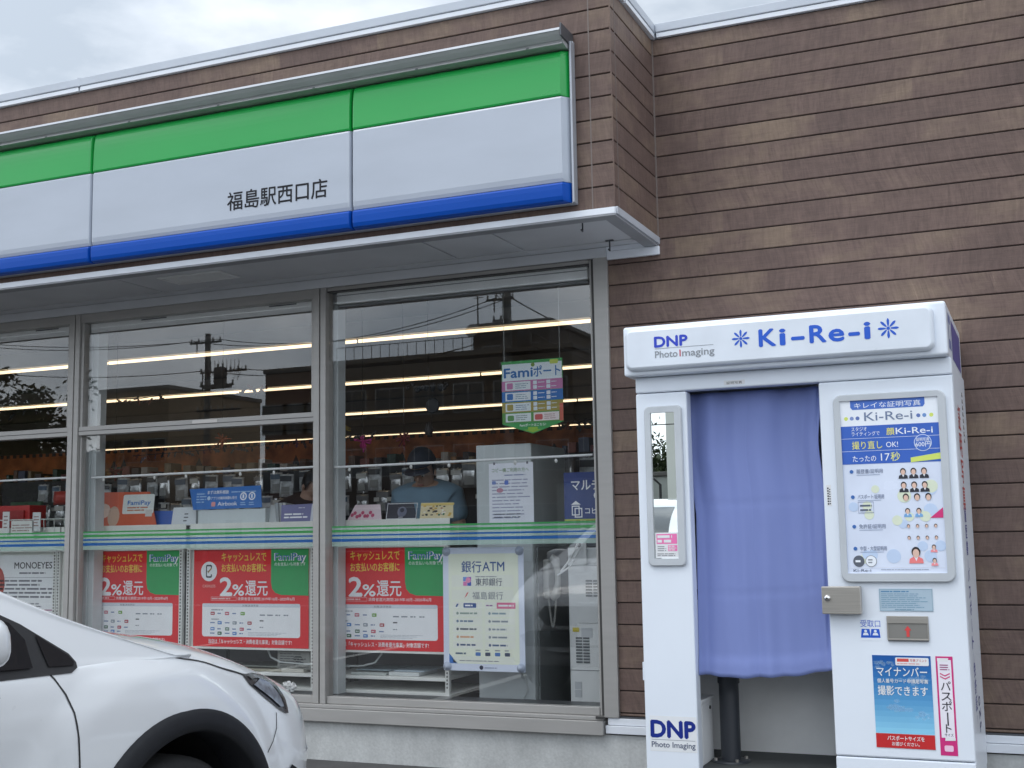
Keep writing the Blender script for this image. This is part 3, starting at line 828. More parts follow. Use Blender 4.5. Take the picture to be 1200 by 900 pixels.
mt_('Ki-Re-i', .06, -.990, .022, ink(90, 100, 125), .18, 3, .01); A.rect(.02, -.968, .99, -.966, ink(225, 228, 236), 3); A.lines(.34, .96, -.985, -.972, 1, ink(160, 168, 186), 3, .3, 8)
m.build('menu_sheet', mf)
# lock box, plate, chute
m = MB(); m.box(.939, 1.098, YF-.045, YF-.0008, .922, 1.036, STEEL, .003); lk_ = m.build('lock_box', P_)
m = MB(); m.lathe([(.0135, 0), (.0135, .008), (.010, .013), (.004, .014)], (.963, YF-.045, .988), (0, -1, 0), pm('chrome', (.7, .7, .7), .12, 1), 18); m.lathe([(.004, 0), (.0035, .002)], (.963, YF-.0592, .988), (0, -1, 0), BLACKP, 10); m.build('lock', lk_)
m = MB(); m.box(1.168, 1.379, YF-.0025, YF-.0003, .934, 1.025, pm('plate_blue_grey', S(176, 196, 210), .35)); A = Art(m, (1.168, YF-.0025, .934))
A.frame(0, 0, .211, .091, .003, ink(150, 176, 192)); A.lines(.008, .12, .076, .084, 1, ink(90, 140, 180), 1, .6, 2); A.lines(.008, .200, .012, .074, 8, ink(120, 158, 182), 1, .35, 3); A.lines(.06, .15, .003, .010, 1, ink(120, 150, 170), 1, .5, 9); m.build('notice_plate', P_)
m = MB(); m.box(1.083, 1.169, YF-.001, YF-.0002, .812, .902, ink(228, 234, 242)); A = Art(m, (1.083, YF-.001, .812))
A.text('受取口', .003, .058, .032, BLU, w=.080, l=0)
for x in (.005, .044):
    A.poly([(x-.002, .012), (x+.002, .048), (x+.034, .048), (x+.038, .012)], BLU, 0); A.circ(x+.018, .039, .0058, ink(228, 234, 242), 1); A.poly([(x+.006, .022), (x+.010, .032), (x+.026, .032), (x+.030, .022)], ink(228, 234, 242), 1)
m.build('pickup_sticker', P_)
m = MB(); F0 = YF-.006
m.box(1.193, 1.357, F0, YF-.0005, .884, .914, STEEL, .001); m.box(1.193, 1.357, F0, YF-.0005, .816, .822, STEEL, .001); m.box(1.193, 1.198, F0, YF-.0005, .8225, .8835, STEEL); m.box(1.352, 1.357, F0, YF-.0005, .8225, .8835, STEEL)
m.add([(1.198, F0+.0005, .8835), (1.352, F0+.0005, .8835), (1.352, YF+.045, .8835), (1.198, YF+.045, .8835)], [(0, 1, 2, 3)], STEEL)
m.add([(1.198, YF-.001, .8835), (1.352, YF-.001, .8835), (1.352, YF-.003, .8225), (1.198, YF-.003, .8225)], [(0, 1, 2, 3)], pm('steel_dark', (.30, .29, .27), .35, .7))
A = Art(m, (1.275, YF-.004, .850)); A.poly([(0, .025), (-.014, .006), (-.006, .006), (-.006, -.020), (.006, -.020), (.006, .006), (.014, .006)], ink(215, 70, 70), 1)
m.box(1.195, 1.355, F0-.004, F0-.0003, .812, .816, GREYD); m.build('pickup_slot', P_)
# posters stuck on the door
m = MB(); m.box(1.1265, 1.3575, YF-.001, YF-.0002, .382, .754, WHITE); A = Art(m, (1.1265, YF-.001, .382)); W_, H_ = .231, .372
g0 = (10, 84, 160); g1 = (140, 205, 235)
for i in range(14):
    t = i/13; A.rect(0, H_-(i+1)*(H_-.058)/14, W_, H_-i*(H_-.058)/14, ink(*(int(g0[k]+(g1[k]-g0[k])*t) for k in range(3))), 0)
rc = random.Random(12)
for bx_, by_, n_ in ((.02, .335, 9), (.17, .27, 16), (.10, .165, 14), (.20, .13, 8)):
    for i in range(n_): A.circ(min(W_-.02, max(.02, bx_+rc.gauss(0, .025))), by_+rc.gauss(0, .010), rc.uniform(.007, .017), film('cloud_print', S(190, 225, 245), .22), 1, 12, rc.uniform(.004, .009))
A.rect(0, 0, W_, .057, ink(196, 38, 40), 2)
A.rrect(.092, .332, .223, .364, .005, WHITE, 2); A.rect(.099, .347, .145, .360, ink(214, 80, 74), 3); A.text('写真プリント', .150, .348, .013, ink(200, 60, 60), w=.066, l=3, bold=.01); A.lines(.099, .216, .336, .343, 1, ink(220, 150, 150), 3, .5, 4)
A.text('マイナンバー', .016, .290, .043, WHITE, w=.198, l=3, bold=.020); A.text('個人番号カード申請用写真', .016, .262, .0185, WHITE, w=.200, l=3, bold=.02); A.text('撮影できます', .017, .214, .042, WHITE, w=.196, l=3, bold=.020)
A.text('パスポートサイズを', .045, .032, .020, WHITE, w=.145, l=3, bold=.025); A.text('お選びください。', .062, .011, .0165, WHITE, w=.108, l=3, bold=.02); m.build('blue_poster', P_)
MAG = ink(206, 44, 122)
m = MB(); m.box(1.376, 1.442, YF-.001, YF-.0002, .362, .754, MAG); A = Art(m, (1.376, YF-.001, .362))
A.rect(.007, .070, .059, .378, ink(236, 232, 240)); A.poly([(.006, .372), (.006, .385), (.050, .385), (.046, .372)], WHITE, 1); A.poly([(.020, .058), (.022, .072), (.060, .070), (.060, .060)], WHITE, 1)
A.lines(.015, .052, .335, .362, 3, ink(150, 70, 120), 2, .45, 5)
for yy in (.312, .300): A.poly([(.014, yy+.010), (.033, yy), (.052, yy+.010), (.052, yy+.015), (.033, yy+.005), (.014, yy+.015)], ink(206, 60, 120), 2)
INK = ink(36, 34, 44)
for i, ch in enumerate('パスポ'): A.text(ch, .034, .258-.040*i, .043, INK, w=.038, l=2, bold=.012, al='c')
A.rect(.0325, .118, .0375, .170, INK, 2); A.text('ト', .036, .092, .040, INK, l=2, bold=.012, al='c'); A.text('サイズ', .036, .076, .014, INK, w=.034, l=2, al='c')
A.rrect(.016, .016, .050, .040, .006, ink(240, 200, 222), 1)
m.build('pink_poster', P_)
m = MB(); m.box(.158, .370, YF-.0006, YF-.0001, .318, .470, pm('clear_decal', (.77, .785, .80), .28)); A = Art(m, (.165, YF-.0006, .332))
A.text('DNP', 0, .048, .100, NAVY, w=.197, l=0, bold=.055); A.rect(0, .035, .197, .037, GRY, 0); A.text('Photo Imaging', 0, .004, .034, ink(92, 100, 122), w=.197, l=0, bold=.022)
m.build('maker_decal', P_)
m = MB(); m.box(.548, .642, YF-.0006, YF-.0001, 1.918, 1.938, ink(225, 226, 228)); A = Art(m, (.548, YF-.0006, 1.918)); A.text('証明写真', .012, .004, .013, ink(70, 66, 62), w=.07, l=0)
m.build('small_label', P_)
m = MB(); m.box(.9735, .9935, YF-.0006, YF-.0001, 1.372, 1.462, ink(225, 226, 228)); A = Art(m, (.9735, YF-.0006, 1.372))
for i in range(7): A.rect(.003, .006+i*.011, .009, .013+i*.011, INK); A.rect(.011, .008+i*.010, .016, .013+i*.010, INK)
m.build('small_label', P_)
# right flank: printed strips and vent holes
m = MB(); A = Art(m, (1.5076, 0, 0), (0, 1, 0), (0, 0, 1), (1, 0, 0)); RB = ink(190, 70, 66); BB = ink(62, 66, 148)
for i, ch in enumerate('証明写真'): A.text(ch, .09, 1.70-.115*i, .115, RB, w=.17, bold=.02, al='c')
m.build('side_lettering', P_); m = MB(); A = Art(m, (1.5076, 0, 0), (0, 1, 0), (0, 0, 1), (1, 0, 0))
z = 1.30
for wd in ('履歴書', 'パスポート', '免許証'):
    for ch in wd:
        if ch == 'ー': A.rect(.085, z-.005, .098, z+.05, BB)
        else: A.text(ch, .09, z, .066, BB, w=.12, bold=.02, al='c')
        z -= .070
    A.rect(.088, z+.01, .096, z+.045, BB); z -= .045
m.build('side_lettering', P_); m = MB(); A = Art(m, (1.5076, 0, 0), (0, 1, 0), (0, 0, 1), (1, 0, 0))
for i, ch in enumerate('DNP'): A.text(ch, .30, .50-.055*i, .055, ink(40, 52, 120), w=.10, bold=.02, al='c')
m.build('side_lettering', P_)
m = MB()
for i in range(8):
    for dy in (0, .035): m.lathe([(.010, 0), (.010, .0012), (.0015, .0014)], (1.5077, .39+dy, 1.875-i*.030), (1, 0, 0), BLACKP if dy == 0 else STEEL, 10)
m.build('vent_holes', P_)
# inside: stool post and small cabinet
m = MB(); PM = pm('stool_post_grey', (.030, .034, .042), .42); cx, cy = .458, .050
m.lathe([(.0445, .30), (.0445, .345), (.0495, .35), (.0495, .70), (.0445, .705)], (cx, cy, .2435), (0, 0, 1), PM, 28)
m.lathe([(.0445, .012), (.0445, .30)], (cx, cy, .2435), (0, 0, 1), PM, 28); m.lathe([(.085, 0.0025), (.085, .010), (.06, .012)], (cx, cy, .2435), (0, 0, 1), PM, 24)
for k in range(4): m.lathe([(.008, .0), (.008, .012)], (cx+.072*math.cos(k*1.57+.6), cy+.072*math.sin(k*1.57+.6), .253), (0, 0, 1), STEEL, 8)
m.lathe([(.115, .71), (.130, .725), (.130, .765), (.115, .775)], (cx, cy, .2435), (0, 0, 1), BLACKP, 28); m.build('stool', P_)
m = MB(); m.box(.166, .368, -.11, .10, .2456, .515, WHITE, .004); m.box(.166, .374, -.12, .11, .5155, .530, WHITE, .003); m.box(.3682, .3692, -.095, .085, .26, .50, WHITE)
m.lathe([(.008, 0), (.008, .004)], (.3694, .04, .482), (1, 0, 0), BLACKP, 12); m.build('inner_cabinet', P_)

# ---------------------------------------------------------------- behind the glass: racks with posters
RW = pm('rack_white', (.80, .81, .78), .45); RC = pm('rack_cream', (.78, .79, .74), .6); SLOT = pm('slot_dark', (.06, .06, .06), .8)
def rack(x0, x1, label, backed=True):
    t = root('magazine_rack', label, 'display rack', ((x0+x1)/2, 1.0, .15), 'display racks along the shop window')
    for x in (x0+.014, x1-.014):
        m = MB(); m.box(x-.013, x+.013, .938, .966, .15, 1.225, RW, .002)
        for i in range(40): m.box(x-.004, x+.004, .9362, .9385, .40+i*.0205, .411+i*.0205, SLOT)
        m.build('post', t)
    if backed:
        m = MB(); m.box(x0+.03, x1-.03, .958, .964, .605, 1.22, RC); m.box(x0+.002, x1-.002, .968, .974, 1.222, 1.378, RC, .002); m.build('back_panel', t)
    m = MB(); m.box(x0+.028, x1-.028, .945, .957, .592, .604, RW, .001); m.build('rail', t); m = MB(); m.box(x0+.028, x1-.028, .942, .950, 1.212, 1.221, RW); m.build('rail', t)
    for z in (.45, .365):
        m = MB(); m.box(x0+.028, x1-.028, .945, 1.40, z-.012, z+.008, RW, .002); m.build('shelf', t)
    m = MB(); m.add([(x0, .98, 1.30), (x1, .98, 1.30), (x1, 1.42, 1.19), (x0, 1.42, 1.19)], [(0, 1, 2, 3)], RW); m.box(x0, x1, 1.41, 1.43, .37, 1.24, GREYD); m.build('tray', t)
    return t
rack(-4.325, -3.282, 'white slotted rack behind the left poster of the middle bay')
rack(-3.252, -2.292, 'white slotted rack behind the middle red poster, beside the mullion')
rack(-2.262, -1.385, 'white slotted rack behind the red poster of the big pane')
rack(-5.45, -4.330, 'white slotted rack behind the concert notice in the leftmost bay', True)

RED = ink(230, 36, 44); GRN = ink(42, 168, 92); YE = ink(250, 216, 84); WH = ink(248, 249, 252); INKD = ink(48, 50, 60)
def red_poster():
    m = MB(); m.box(-.43, .43, -.0015, 0, 0, .604, RED); A = Art(m, (-.43, -.0015, 0))
    A.text('キャッシュレスで', .215, .535, .062, YE, w=.335, bold=.022); A.text('お支払いのお客様に', .215, .468, .056, YE, w=.335, bold=.022)
    A.text('2', .205, .318, .158, WH, w=.088, bold=.038); A.text('%', .300, .318, .098, WH, w=.086, bold=.028); A.text('還元', .396, .326, .102, WH, w=.165, bold=.018)
    A.poly([(.586, .604), (.586, .40), (.594, .36), (.618, .335), (.66, .322), (.86, .318), (.86, .604)], GRN, 1)
    A.text('FamiPay', .610, .533, .066, WH, w=.232, l=2, bold=.022); A.text('FamiPay', .617, .537, .060, ink(28, 104, 190), w=.214, l=3, bold=.0)
    A.text('のお支払いも対象です', .612, .502, .024, WH, w=.226, l=2, bold=.01)
    A.frame(.135, .286, .330, .310, .003, ink(236, 170, 170), 1); A.lines(.142, .324, .290, .306, 1, ink(240, 190, 190), 2, .55, 3); A.text('消費者還元期間:2019年10月~2020年6月', .338, .289, .022, WH, w=.42, l=1)
    A.circ(.118, .468, .062, WH, 1, 28); A.rrect(.095, .428, .141, .510, .010, ink(50, 52, 60), 2); A.rrect(.103, .438, .133, .500, .006, WH, 3); A.rect(.128, .450, .144, .49, WH, 4)
    A.poly([(.106, .468), (.114, .458), (.142, .486), (.136, .492), (.114, .470), (.110, .474)], ink(150, 120, 60), 5); A.text('CASHLESS', .070, .368, .024, ink(250, 180, 170), w=.098, l=1, bold=.02)
    A.rrect(.070, .062, .800, .268, .018, WH, 1)
    A.rrect(.070, .246, .800, .268, .010, ink(214, 220, 230), 2); A.text('対象決済手段', .435, .250, .014, INKD, w=.12, l=3, al='c')
    rc = random.Random(5)
    cols = [(176, 60, 70), (86, 110, 170), (60, 84, 140), (150, 160, 170), (200, 90, 110), (60, 110, 80), (90, 140, 205), (210, 180, 60), (120, 170, 70)]
    for r, (yy, xs_) in enumerate(((.196, (.150, .205, .260, .318, .378)), (.138, (.150, .205, .262, .318, .372, .430)), (.100, (.150, .205, .262, .318, .372, .428)), (.073, (.150, .205, .262, .318, .372)))):
        for c, xx in enumerate(xs_):
            k = (r*5+c*2+r) % 4; ck = ink(*cols[(r*3+c*2+r*c) % 9])
            if k in (0, 1): A.rrect(xx-.016, yy, xx+.016, yy+.020, .004, ck, 2); A.lines(xx-.011, xx+.011, yy+.007, yy+.013, 1, WH, 3, .8, c)
            elif k == 2: A.lines(xx-.018, xx+.018, yy+.004, yy+.016, 1, ink(120, 140, 180), 2, .6, c)
            else: A.circ(xx, yy+.010, .011, ck, 2, 12); A.lines(xx-.006, xx+.006, yy+.007, yy+.013, 1, WH, 3, .6, c)
    for yy, a in ((.228, 3), (.170, 2)): A.lines(.140, .140+.03*a, yy-.006, yy+.006, 1, ink(150, 155, 165), 2, .5, 2)
    for xx, yy, q in ((.505, .192, 5), (.560, .192, 6), (.620, .192, 7), (.680, .192, 4)): A.lines(xx, xx+.044, yy, yy+.012, 1, ink(130, 138, 150), 2, .6, q)
    A.lines(.505, .545, .158, .168, 1, INKD, 2, .7, 3); A.lines(.505, .54, .118, .128, 1, ink(150, 155, 165), 2, .6, 4); A.lines(.42, .72, .070, .094, 3, ink(170, 176, 186), 2, .3, 6)
    A.text('当店は「キャッシュレス・消費者還元事業」対象店舗です!', .430, .022, .030, WH, w=.62, l=1, bold=.012, al='c')
    return m
pg = 'red cashless refund posters along the window'
rp = tag(red_poster().build('refund_poster', None, (-2.772, .952, .606)), 'red and green 2% refund poster in the middle of the three', 'poster', pg)
me0 = rp.data
me0.transform(Matrix.Translation(Vector((-2.772, .952, .606))))
for x, lb in ((-3.735, 'red and green 2% refund poster leftmost of the three, partly behind the white column'), (-1.832, 'red and green 2% refund poster in the big pane beside the bank machine notice')):
    o = rp.copy(); COL.objects.link(o); o.location = (x, .952, .606); o['label'] = lb
# concert notice
m = MB(); m.box(-4.86, -4.305, .950, .9515, .50, 1.190, ink(236, 238, 240)); A = Art(m, (-4.86, .950, .50))
A.text('MONOEYES', .150, .600, .062, ink(34, 34, 38), w=.335, bold=.012); A.lines(.195, .43, .560, .578, 1, ink(120, 122, 130), 1, .6, 2)
A.rect(0, .537, .555, .540, ink(150, 152, 160)); A.lines(.02, .51, .395, .530, 5, ink(110, 112, 122), 1, .42, 4); A.rect(.02, .352, .13, .372, ink(206, 70, 90), 1); A.lines(.15, .45, .335, .372, 2, ink(130, 130, 140), 1, .45, 8)
A.rect(0, .318, .555, .324, ink(160, 60, 120)); A.text('細美武士 on STAGE', .075, .262, .042, ink(48, 50, 58), w=.37, bold=.02); A.text('ワンマン SHOW TIME 3~', .075, .212, .040, ink(48, 50, 58), w=.42, bold=.02); A.text('チケットイング', .13, .165, .038, ink(48, 50, 58), w=.21, bold=.015)
A.rect(0, .142, .555, .145, ink(150, 152, 160)); A.lines(.02, .5, .01, .13, 5, ink(206, 140, 160), 1, .4, 8)
A.circ(.005, .50, .06, ink(176, 70, 60), 1, 22, .11)
tag(m.build('concert_poster', None, (-4.58, .95, .50)), 'white concert notice with black heading on the rack in the leftmost bay', 'poster')
# bank machine notice with suction cups
m = MB(); m.box(-1.375, -.872, .850, .8525, .515, 1.205, ink(222, 230, 248)); A = Art(m, (-1.375, .850, .515)); CRM = ink(240, 245, 226); BK = ink(44, 84, 150)
A.rect(.035, .040, .470, .655, CRM); A.poly([(.035, .040), (.035, .095), (.085, .040)], ink(40, 110, 190), 1)
A.text('銀行', .118, .555, .070, BK, w=.125, l=1, bold=.018); A.text('ATM', .250, .557, .074, BK, w=.135, l=1, bold=.012)
A.rect(.055, .468, .440, .535, ink(238, 242, 230), 1)
for i, c in enumerate(((226, 130, 190), (60, 90, 190), (110, 150, 225), (150, 90, 190))): A.rect(.128+.026*(i % 2), .474+.026*(i//2), .152+.026*(i % 2), .498+.026*(i//2), ink(*c), 2)
A.circ(.160, .506, .016, ink(240, 150, 190), 3); A.lines(.205, .375, .520, .530, 1, GRY, 2, .5, 3); A.text('東邦銀行', .205, .478, .046, ink(60, 72, 96), w=.165, l=2, bold=.015)
A.rect(.055, .395, .440, .452, ink(238, 242, 230), 1); A.poly([(.135, .405), (.150, .435), (.162, .440), (.150, .418)], ink(222, 110, 110), 2); A.text('福島銀行', .185, .402, .046, ink(130, 138, 146), w=.190, l=2, bold=.012)
cl_ = [((54, 90, 160), (150, 100, 160)), ((150, 170, 160), (140, 165, 175)), ((110, 135, 160), (140, 150, 160)), ((90, 100, 110), (150, 160, 170)), ((220, 170, 130), (140, 150, 160)), ((70, 90, 130), (80, 100, 140))]
for r in range(6):
    for c in range(2):
        y = .345-.044*r; x = .060+.200*c; A.rect(x, y, x+.185, y+.038, ink(240, 243, 232), 1)
        cc = ink(*cl_[r][c])
        if r == 0 and c == 0: A.poly([(.078, .355), (.086, .373), (.098, .373), (.088, .355)], BK, 2); A.rrect(.128, .351, .208, .377, .005, BK, 2); A.lines(.138, .20, .358, .370, 1, WH, 3, .7, 3)
        elif r == 0: A.rrect(.335, .347, .450, .381, .004, ink(222, 110, 150), 2); A.lines(.345, .44, .357, .371, 1, WH, 3, .7, 2); A.lines(.27, .325, .358, .370, 1, cc, 2, .6, 4)
        else: A.lines(x+.045, x+.155, y+.012, y+.026, 1, cc, 2, .7, r*2+c); A.circ(x+.030, y+.019, .008, cc, 2, 10)
A.rect(.06, .045, .44, .080, ink(238, 242, 230), 1); A.lines(.075, .16, .088, .104, 1, ink(90, 110, 130), 2, .6, 3)
for i in range(4): A.rrect(.20+.06*i, .084, .232+.06*i, .104, .004, ink(60, 72, 100) if i % 2 else ink(74, 120, 190), 2); A.lines(.20+.06*i, .232+.06*i, .11, .12, 1, GRY, 2, .6, i)
A.lines(.10, .42, .05, .062, 1, GRY, 2, .4, 3); A.circ(.235, .020, .012, ink(30, 40, 70), 2); A.lines(.255, .33, .014, .024, 1, ink(150, 160, 190), 2, .5, 2)
ap = tag(m.build('bank_poster', None, (-1.12, .85, .515)), 'pale bank machine notice held on the glass by four suction cups', 'poster')
for x in (-1.352, -.897):
    for z in (.538, 1.184):
        m = MB(); m.lathe([(.026, 0), (.024, .006), (.012, .012), (.008, .020), (.004, .021)], (x, .849, z), (0, -1, 0), pm('suction_cup', (.50, .56, .70), .15, spec=.8), 20); m.build('suction_cup', ap)
# hanging pennant sign for the service terminal
m = MB(); X0, Y0, Z0 = -1.022, .93, 1.845
k = [(0, .062), (.19, 0), (.378, .062), (.378, .425), (0, .425)]
vs = [(X0+a, Y0, Z0+b) for a, b in k]+[(X0+a, Y0+.002, Z0+b) for a, b in k]
G2 = ink(60, 160, 84); m.add(vs, [(0, 1, 2, 3, 4), (9, 8, 7, 6, 5)]+[(i, 5+i, 5+(i+1) % 5, (i+1) % 5) for i in range(5)], G2)
A = Art(m, (X0, Y0, Z0)); A.rect(.004, .310, .374, .408, ink(226, 236, 242))
A.text('Fami', .016, .330, .078, ink(36, 110, 180), w=.178, l=1, bold=.035); A.text('ポート', .200, .330, .070, ink(36, 110, 180), w=.165, l=1, bold=.030); A.circ(.196, .398, .012, ink(120, 150, 60), 1); A.rrect(.30, .395, .352, .420, .008, ink(200, 215, 90), 1)
for i, (c, z0) in enumerate(((ink(196, 120, 170), .250), (ink(40, 112, 190), .188), (ink(166, 150, 70), .126), (ink(88, 150, 70), .066))):
    A.rect(.0, z0, .378, z0+.060, c, 0)
    if i < 3:
        A.rect(.022, z0+.006, .180, z0+.054, ink(226, 234, 238), 1); A.rrect(.032, z0+.012, .070, z0+.048, .006, c, 2); A.lines(.085, .170, z0+.012, z0+.046, 3, ink(140, 160, 180), 2, .4, i)
        for q in range(4): A.rrect(.196+.082*(q % 2), z0+.007+.026*(q//2), .220+.082*(q % 2), z0+.028+.026*(q//2), .003, ink(220, 230, 238), 1); A.lines(.226+.082*(q % 2), .268+.082*(q % 2), z0+.013+.026*(q//2), z0+.022+.026*(q//2), 1, ink(210, 220, 230), 1, .5, q)
    else:
        A.rect(.022, z0+.006, .180, z0+.054, ink(226, 234, 238), 1); A.rrect(.034, z0+.012, .074, z0+.044, .008, ink(90, 150, 80), 2); A.lines(.085, .170, z0+.012, z0+.046, 3, ink(140, 160, 150), 2, .4, 9)
        A.rect(.196, z0+.006, .352, z0+.054, ink(238, 226, 226), 1); A.rrect(.204, z0+.012, .252, z0+.044, .008, ink(206, 90, 90), 2); A.lines(.262, .345, z0+.012, z0+.046, 3, ink(190, 150, 150), 2, .4, 8); A.rect(.356, z0, .378, z0+.10, ink(206, 100, 84), 1)
A.text('Famiポートはこちら!', .110, .044, .018, WH, w=.160, l=1, bold=.02); A.poly([(.19, .006), (.135, .024), (.160, .024), (.160, .038), (.220, .038), (.220, .024), (.245, .024)], ink(150, 196, 60), 1)
fp = tag(m.build('hanging_sign', None, (-.833, .93, 1.845)), 'pennant shaped multicoloured service sign hung on two strings behind the big pane', 'hanging sign')
for x in (-1.005, -.66):
    m = MB(); m.tube([(x, .931, 2.272), (x, .931, 2.89)], .0012, ink(200, 205, 205), 5); m.build('string', fp)
# white rail across each bay
for x0, x1, lb in ((-2.066, -.43, 'thin white rail crossing the big pane inside the glass'), (-3.92, -2.17, 'thin white rail crossing the middle bay below the transom'), (-5.8, -4.06, 'thin white rail crossing the leftmost bay')):
    m = MB(); m.tube([(x0, .80, 1.692), (x1, .80, 1.700)], .0075, WHITE, 8)
    if x1 > -4.06:
        n = int((x1-x0)/.22)
        for i in range(n):
            x = x0+.1+i*.22+.03*math.sin(i*2.1)
            if i % 3 != 1: m.ball((x, .802, 1.676), .010, .008, .013, pm('clip_white', (.7, .7, .68), .4), 8)
    tag(m.build('display_rail', None, (x0, .8, 1.69)), lb, 'rail')

# things standing in the rack trays, seen from the street
def board(name, pts, y0, tilt, mt, label, cat, art=None, th=.004, group=None):
    """Flat sheet with outline pts (x, z from its foot), leaning back from the glass by tilt radians."""
    x0 = pts[0][0]; z0 = min(p[1] for p in pts); R = Matrix.Rotation(-tilt, 3, 'X'); o = Vector((x0, y0, z0))
    m = MB(); f = [o+R @ Vector((x-x0, 0, z-z0)) for x, z in pts]; b = [v+R @ Vector((0, th, 0)) for v in f]; n = len(f)
    m.add(f+b, [tuple(range(n)), tuple(range(n, 2*n))[::-1]]+[(i, n+i, n+(i+1) % n, (i+1) % n) for i in range(n)], mt)
    if art: art(Art(m, o, R @ Vector((1, 0, 0)), R @ Vector((0, 0, 1)), R @ Vector((0, -1, 0))))
    return tag(m.build(name, None, o), label, cat, group)
ORG = ink(206, 92, 60)
def a1(A):
    A.rrect(.36, .095, .62, .225, .012, ink(222, 226, 222)); A.text('FamiPay', .40, .155, .042, ink(40, 110, 190), w=.19, l=1, bold=.03); A.lines(.40, .58, .11, .145, 2, ink(190, 120, 90), 1, .5, 2); A.circ(.20, .12, .06, ink(226, 200, 184), 1, 20, .05); A.circ(.29, .08, .05, ink(200, 170, 150), 1, 20, .07); A.rect(.555, .075, .61, .12, ink(210, 205, 200), 1)
board('leaflet_tray', [(-4.22, 1.36), (-3.56, 1.362), (-3.645, 1.60), (-4.29, 1.612)], 1.02, .12, ORG, 'orange leaflet sheet with curved right edge standing on the rack', 'leaflet', a1)
board('booklet', [(-3.60, 1.37), (-3.44, 1.37), (-3.47, 1.475), (-3.64, 1.478)], 1.05, .35, ink(46, 92, 176), 'small blue booklet leaning beside the orange leaflet', 'booklet')
def a2(A): A.lines(.09, .13, .02, .09, 3, ink(90, 95, 105), 0, .35, 3)
board('magazine', [(-3.46, 1.37), (-3.20, 1.37), (-3.25, 1.495), (-3.47, 1.495)], 1.04, .3, ink(216, 222, 226), 'white magazine with three small dark marks on the rack', 'magazine', a2)
def a3(A):
    A.text('まずは無料相談', .105, .100, .026, WH, w=.165, bold=.02); A.lines(.29, .48, .102, .114, 1, ink(170, 200, 235), 1, .5, 2); A.text('アプリの無料体験も受付', .135, .063, .022, WH, w=.20, bold=.015); A.circ(.118, .072, .013, ink(190, 215, 240), 1)
    A.text('Airbook', .190, .022, .036, WH, w=.150, bold=.012); A.rrect(.140, .018, .172, .048, .008, ink(220, 150, 150), 1); A.lines(.02, .10, .04, .11, 4, ink(160, 195, 230), 1, .4, 5)
    for x in (.385, .450): A.circ(x, .078, .026, WH, 1, 18); A.circ(x, .078, .018, ink(40, 120, 200), 2, 14); A.rect(x-.006, .066, x+.006, .090, WH, 3); A.lines(x-.02, x+.025, .018, .044, 2, ink(160, 195, 230), 1, .4, 3)
board('counter_sign', [(-3.245, 1.468), (-2.715, 1.472), (-2.735, 1.612), (-3.285, 1.604)], .99, .10, ink(26, 108, 190), 'bright blue lettered sign board on top of a white box', 'sign', a3)
m = MB(); m.box(-3.215, -2.695, 1.0, 1.30, 1.33, 1.466, ink(206, 214, 216), .004); m.box(-3.2305, -3.2155, 1.0, 1.30, 1.22, 1.466, ink(110, 116, 120)); tag(m.build('white_box', None, (-2.95, 1.15, 1.33)), 'plain white box on the rack below the blue sign board', 'box')
board('magazine', [(-2.69, 1.37), (-2.60, 1.37), (-2.66, 1.49), (-2.70, 1.49)], 1.03, .3, ink(196, 202, 204), 'pale magazine leaning against the white box', 'magazine')
for i in range(3): board('folder', [(-2.625+.022*i, 1.36), (-2.605+.022*i, 1.36), (-2.625+.022*i, 1.50), (-2.650+.022*i, 1.50)], 1.02+.01*i, .1, ink(150+20*i, 156+18*i, 160+16*i), ('darkest grey folder of three beside the white box', 'middle grey folder of three beside the white box', 'palest grey folder of three, next to the violet booklet')[i], 'folder', th=.2)
def a4(A): A.lines(.02, .20, .02, .06, 2, WH, 0, .45, 3); A.lines(.12, .18, .085, .095, 1, ink(200, 200, 220), 0, .6, 3); A.rect(.215, -.01, .265, .11, ink(206, 210, 220), 0)
board('booklet', [(-2.58, 1.375), (-2.31, 1.375), (-2.315, 1.49), (-2.59, 1.485)], 1.0, .2, ink(110, 112, 158), 'violet booklet with white lines next to the mullion', 'booklet', a4)
def a5(A):
    rc = random.Random(3)
    for i in range(9): A.circ(.03+.018*i, .035+.014*math.sin(i*2), .012, ink(196, 84, 116), 0, 12)
board('magazine', [(-2.10, 1.375), (-1.86, 1.375), (-1.885, 1.475), (-2.06, 1.475)], 1.0, .3, ink(226, 206, 212), 'pink patterned magazine at the left of the big pane tray', 'magazine', a5)
def a6(A):
    A.frame(0, 0, .205, .098, .004, ink(214, 214, 218), 0); A.circ(.105, .045, .032, ink(96, 98, 118), 1, 20); A.circ(.105, .055, .014, ink(40, 42, 60), 2, 14); A.lines(.085, .125, .006, .016, 1, ink(160, 160, 170), 2, .5, 3)
board('magazine', [(-1.83, 1.378), (-1.62, 1.378), (-1.655, 1.48), (-1.848, 1.482)], 1.0, .25, ink(28, 30, 48), 'dark cover magazine in the big pane between pink and yellow ones', 'magazine', a6)
def a7(A):
    rc = random.Random(9)
    for i in range(30): A.rrect(*(lambda x, y: (x, y, x+rc.uniform(.008, .022), y+rc.uniform(.006, .014)))(rc.uniform(.01, .19), rc.uniform(.012, .075)), .002, ink(*rc.choice([(40, 36, 40), (196, 160, 70), (150, 60, 50), (230, 226, 210), (70, 110, 80), (120, 90, 60)])), rc.randint(0, 4))
    A.rect(.0, .078, .22, .092, ink(214, 190, 110), 6)
board('magazine', [(-1.60, 1.378), (-1.38, 1.378), (-1.39, 1.472), (-1.602, 1.475)], 1.0, .25, ink(214, 200, 160), 'yellow comic cover magazine at the right of the big pane tray', 'magazine', a7)
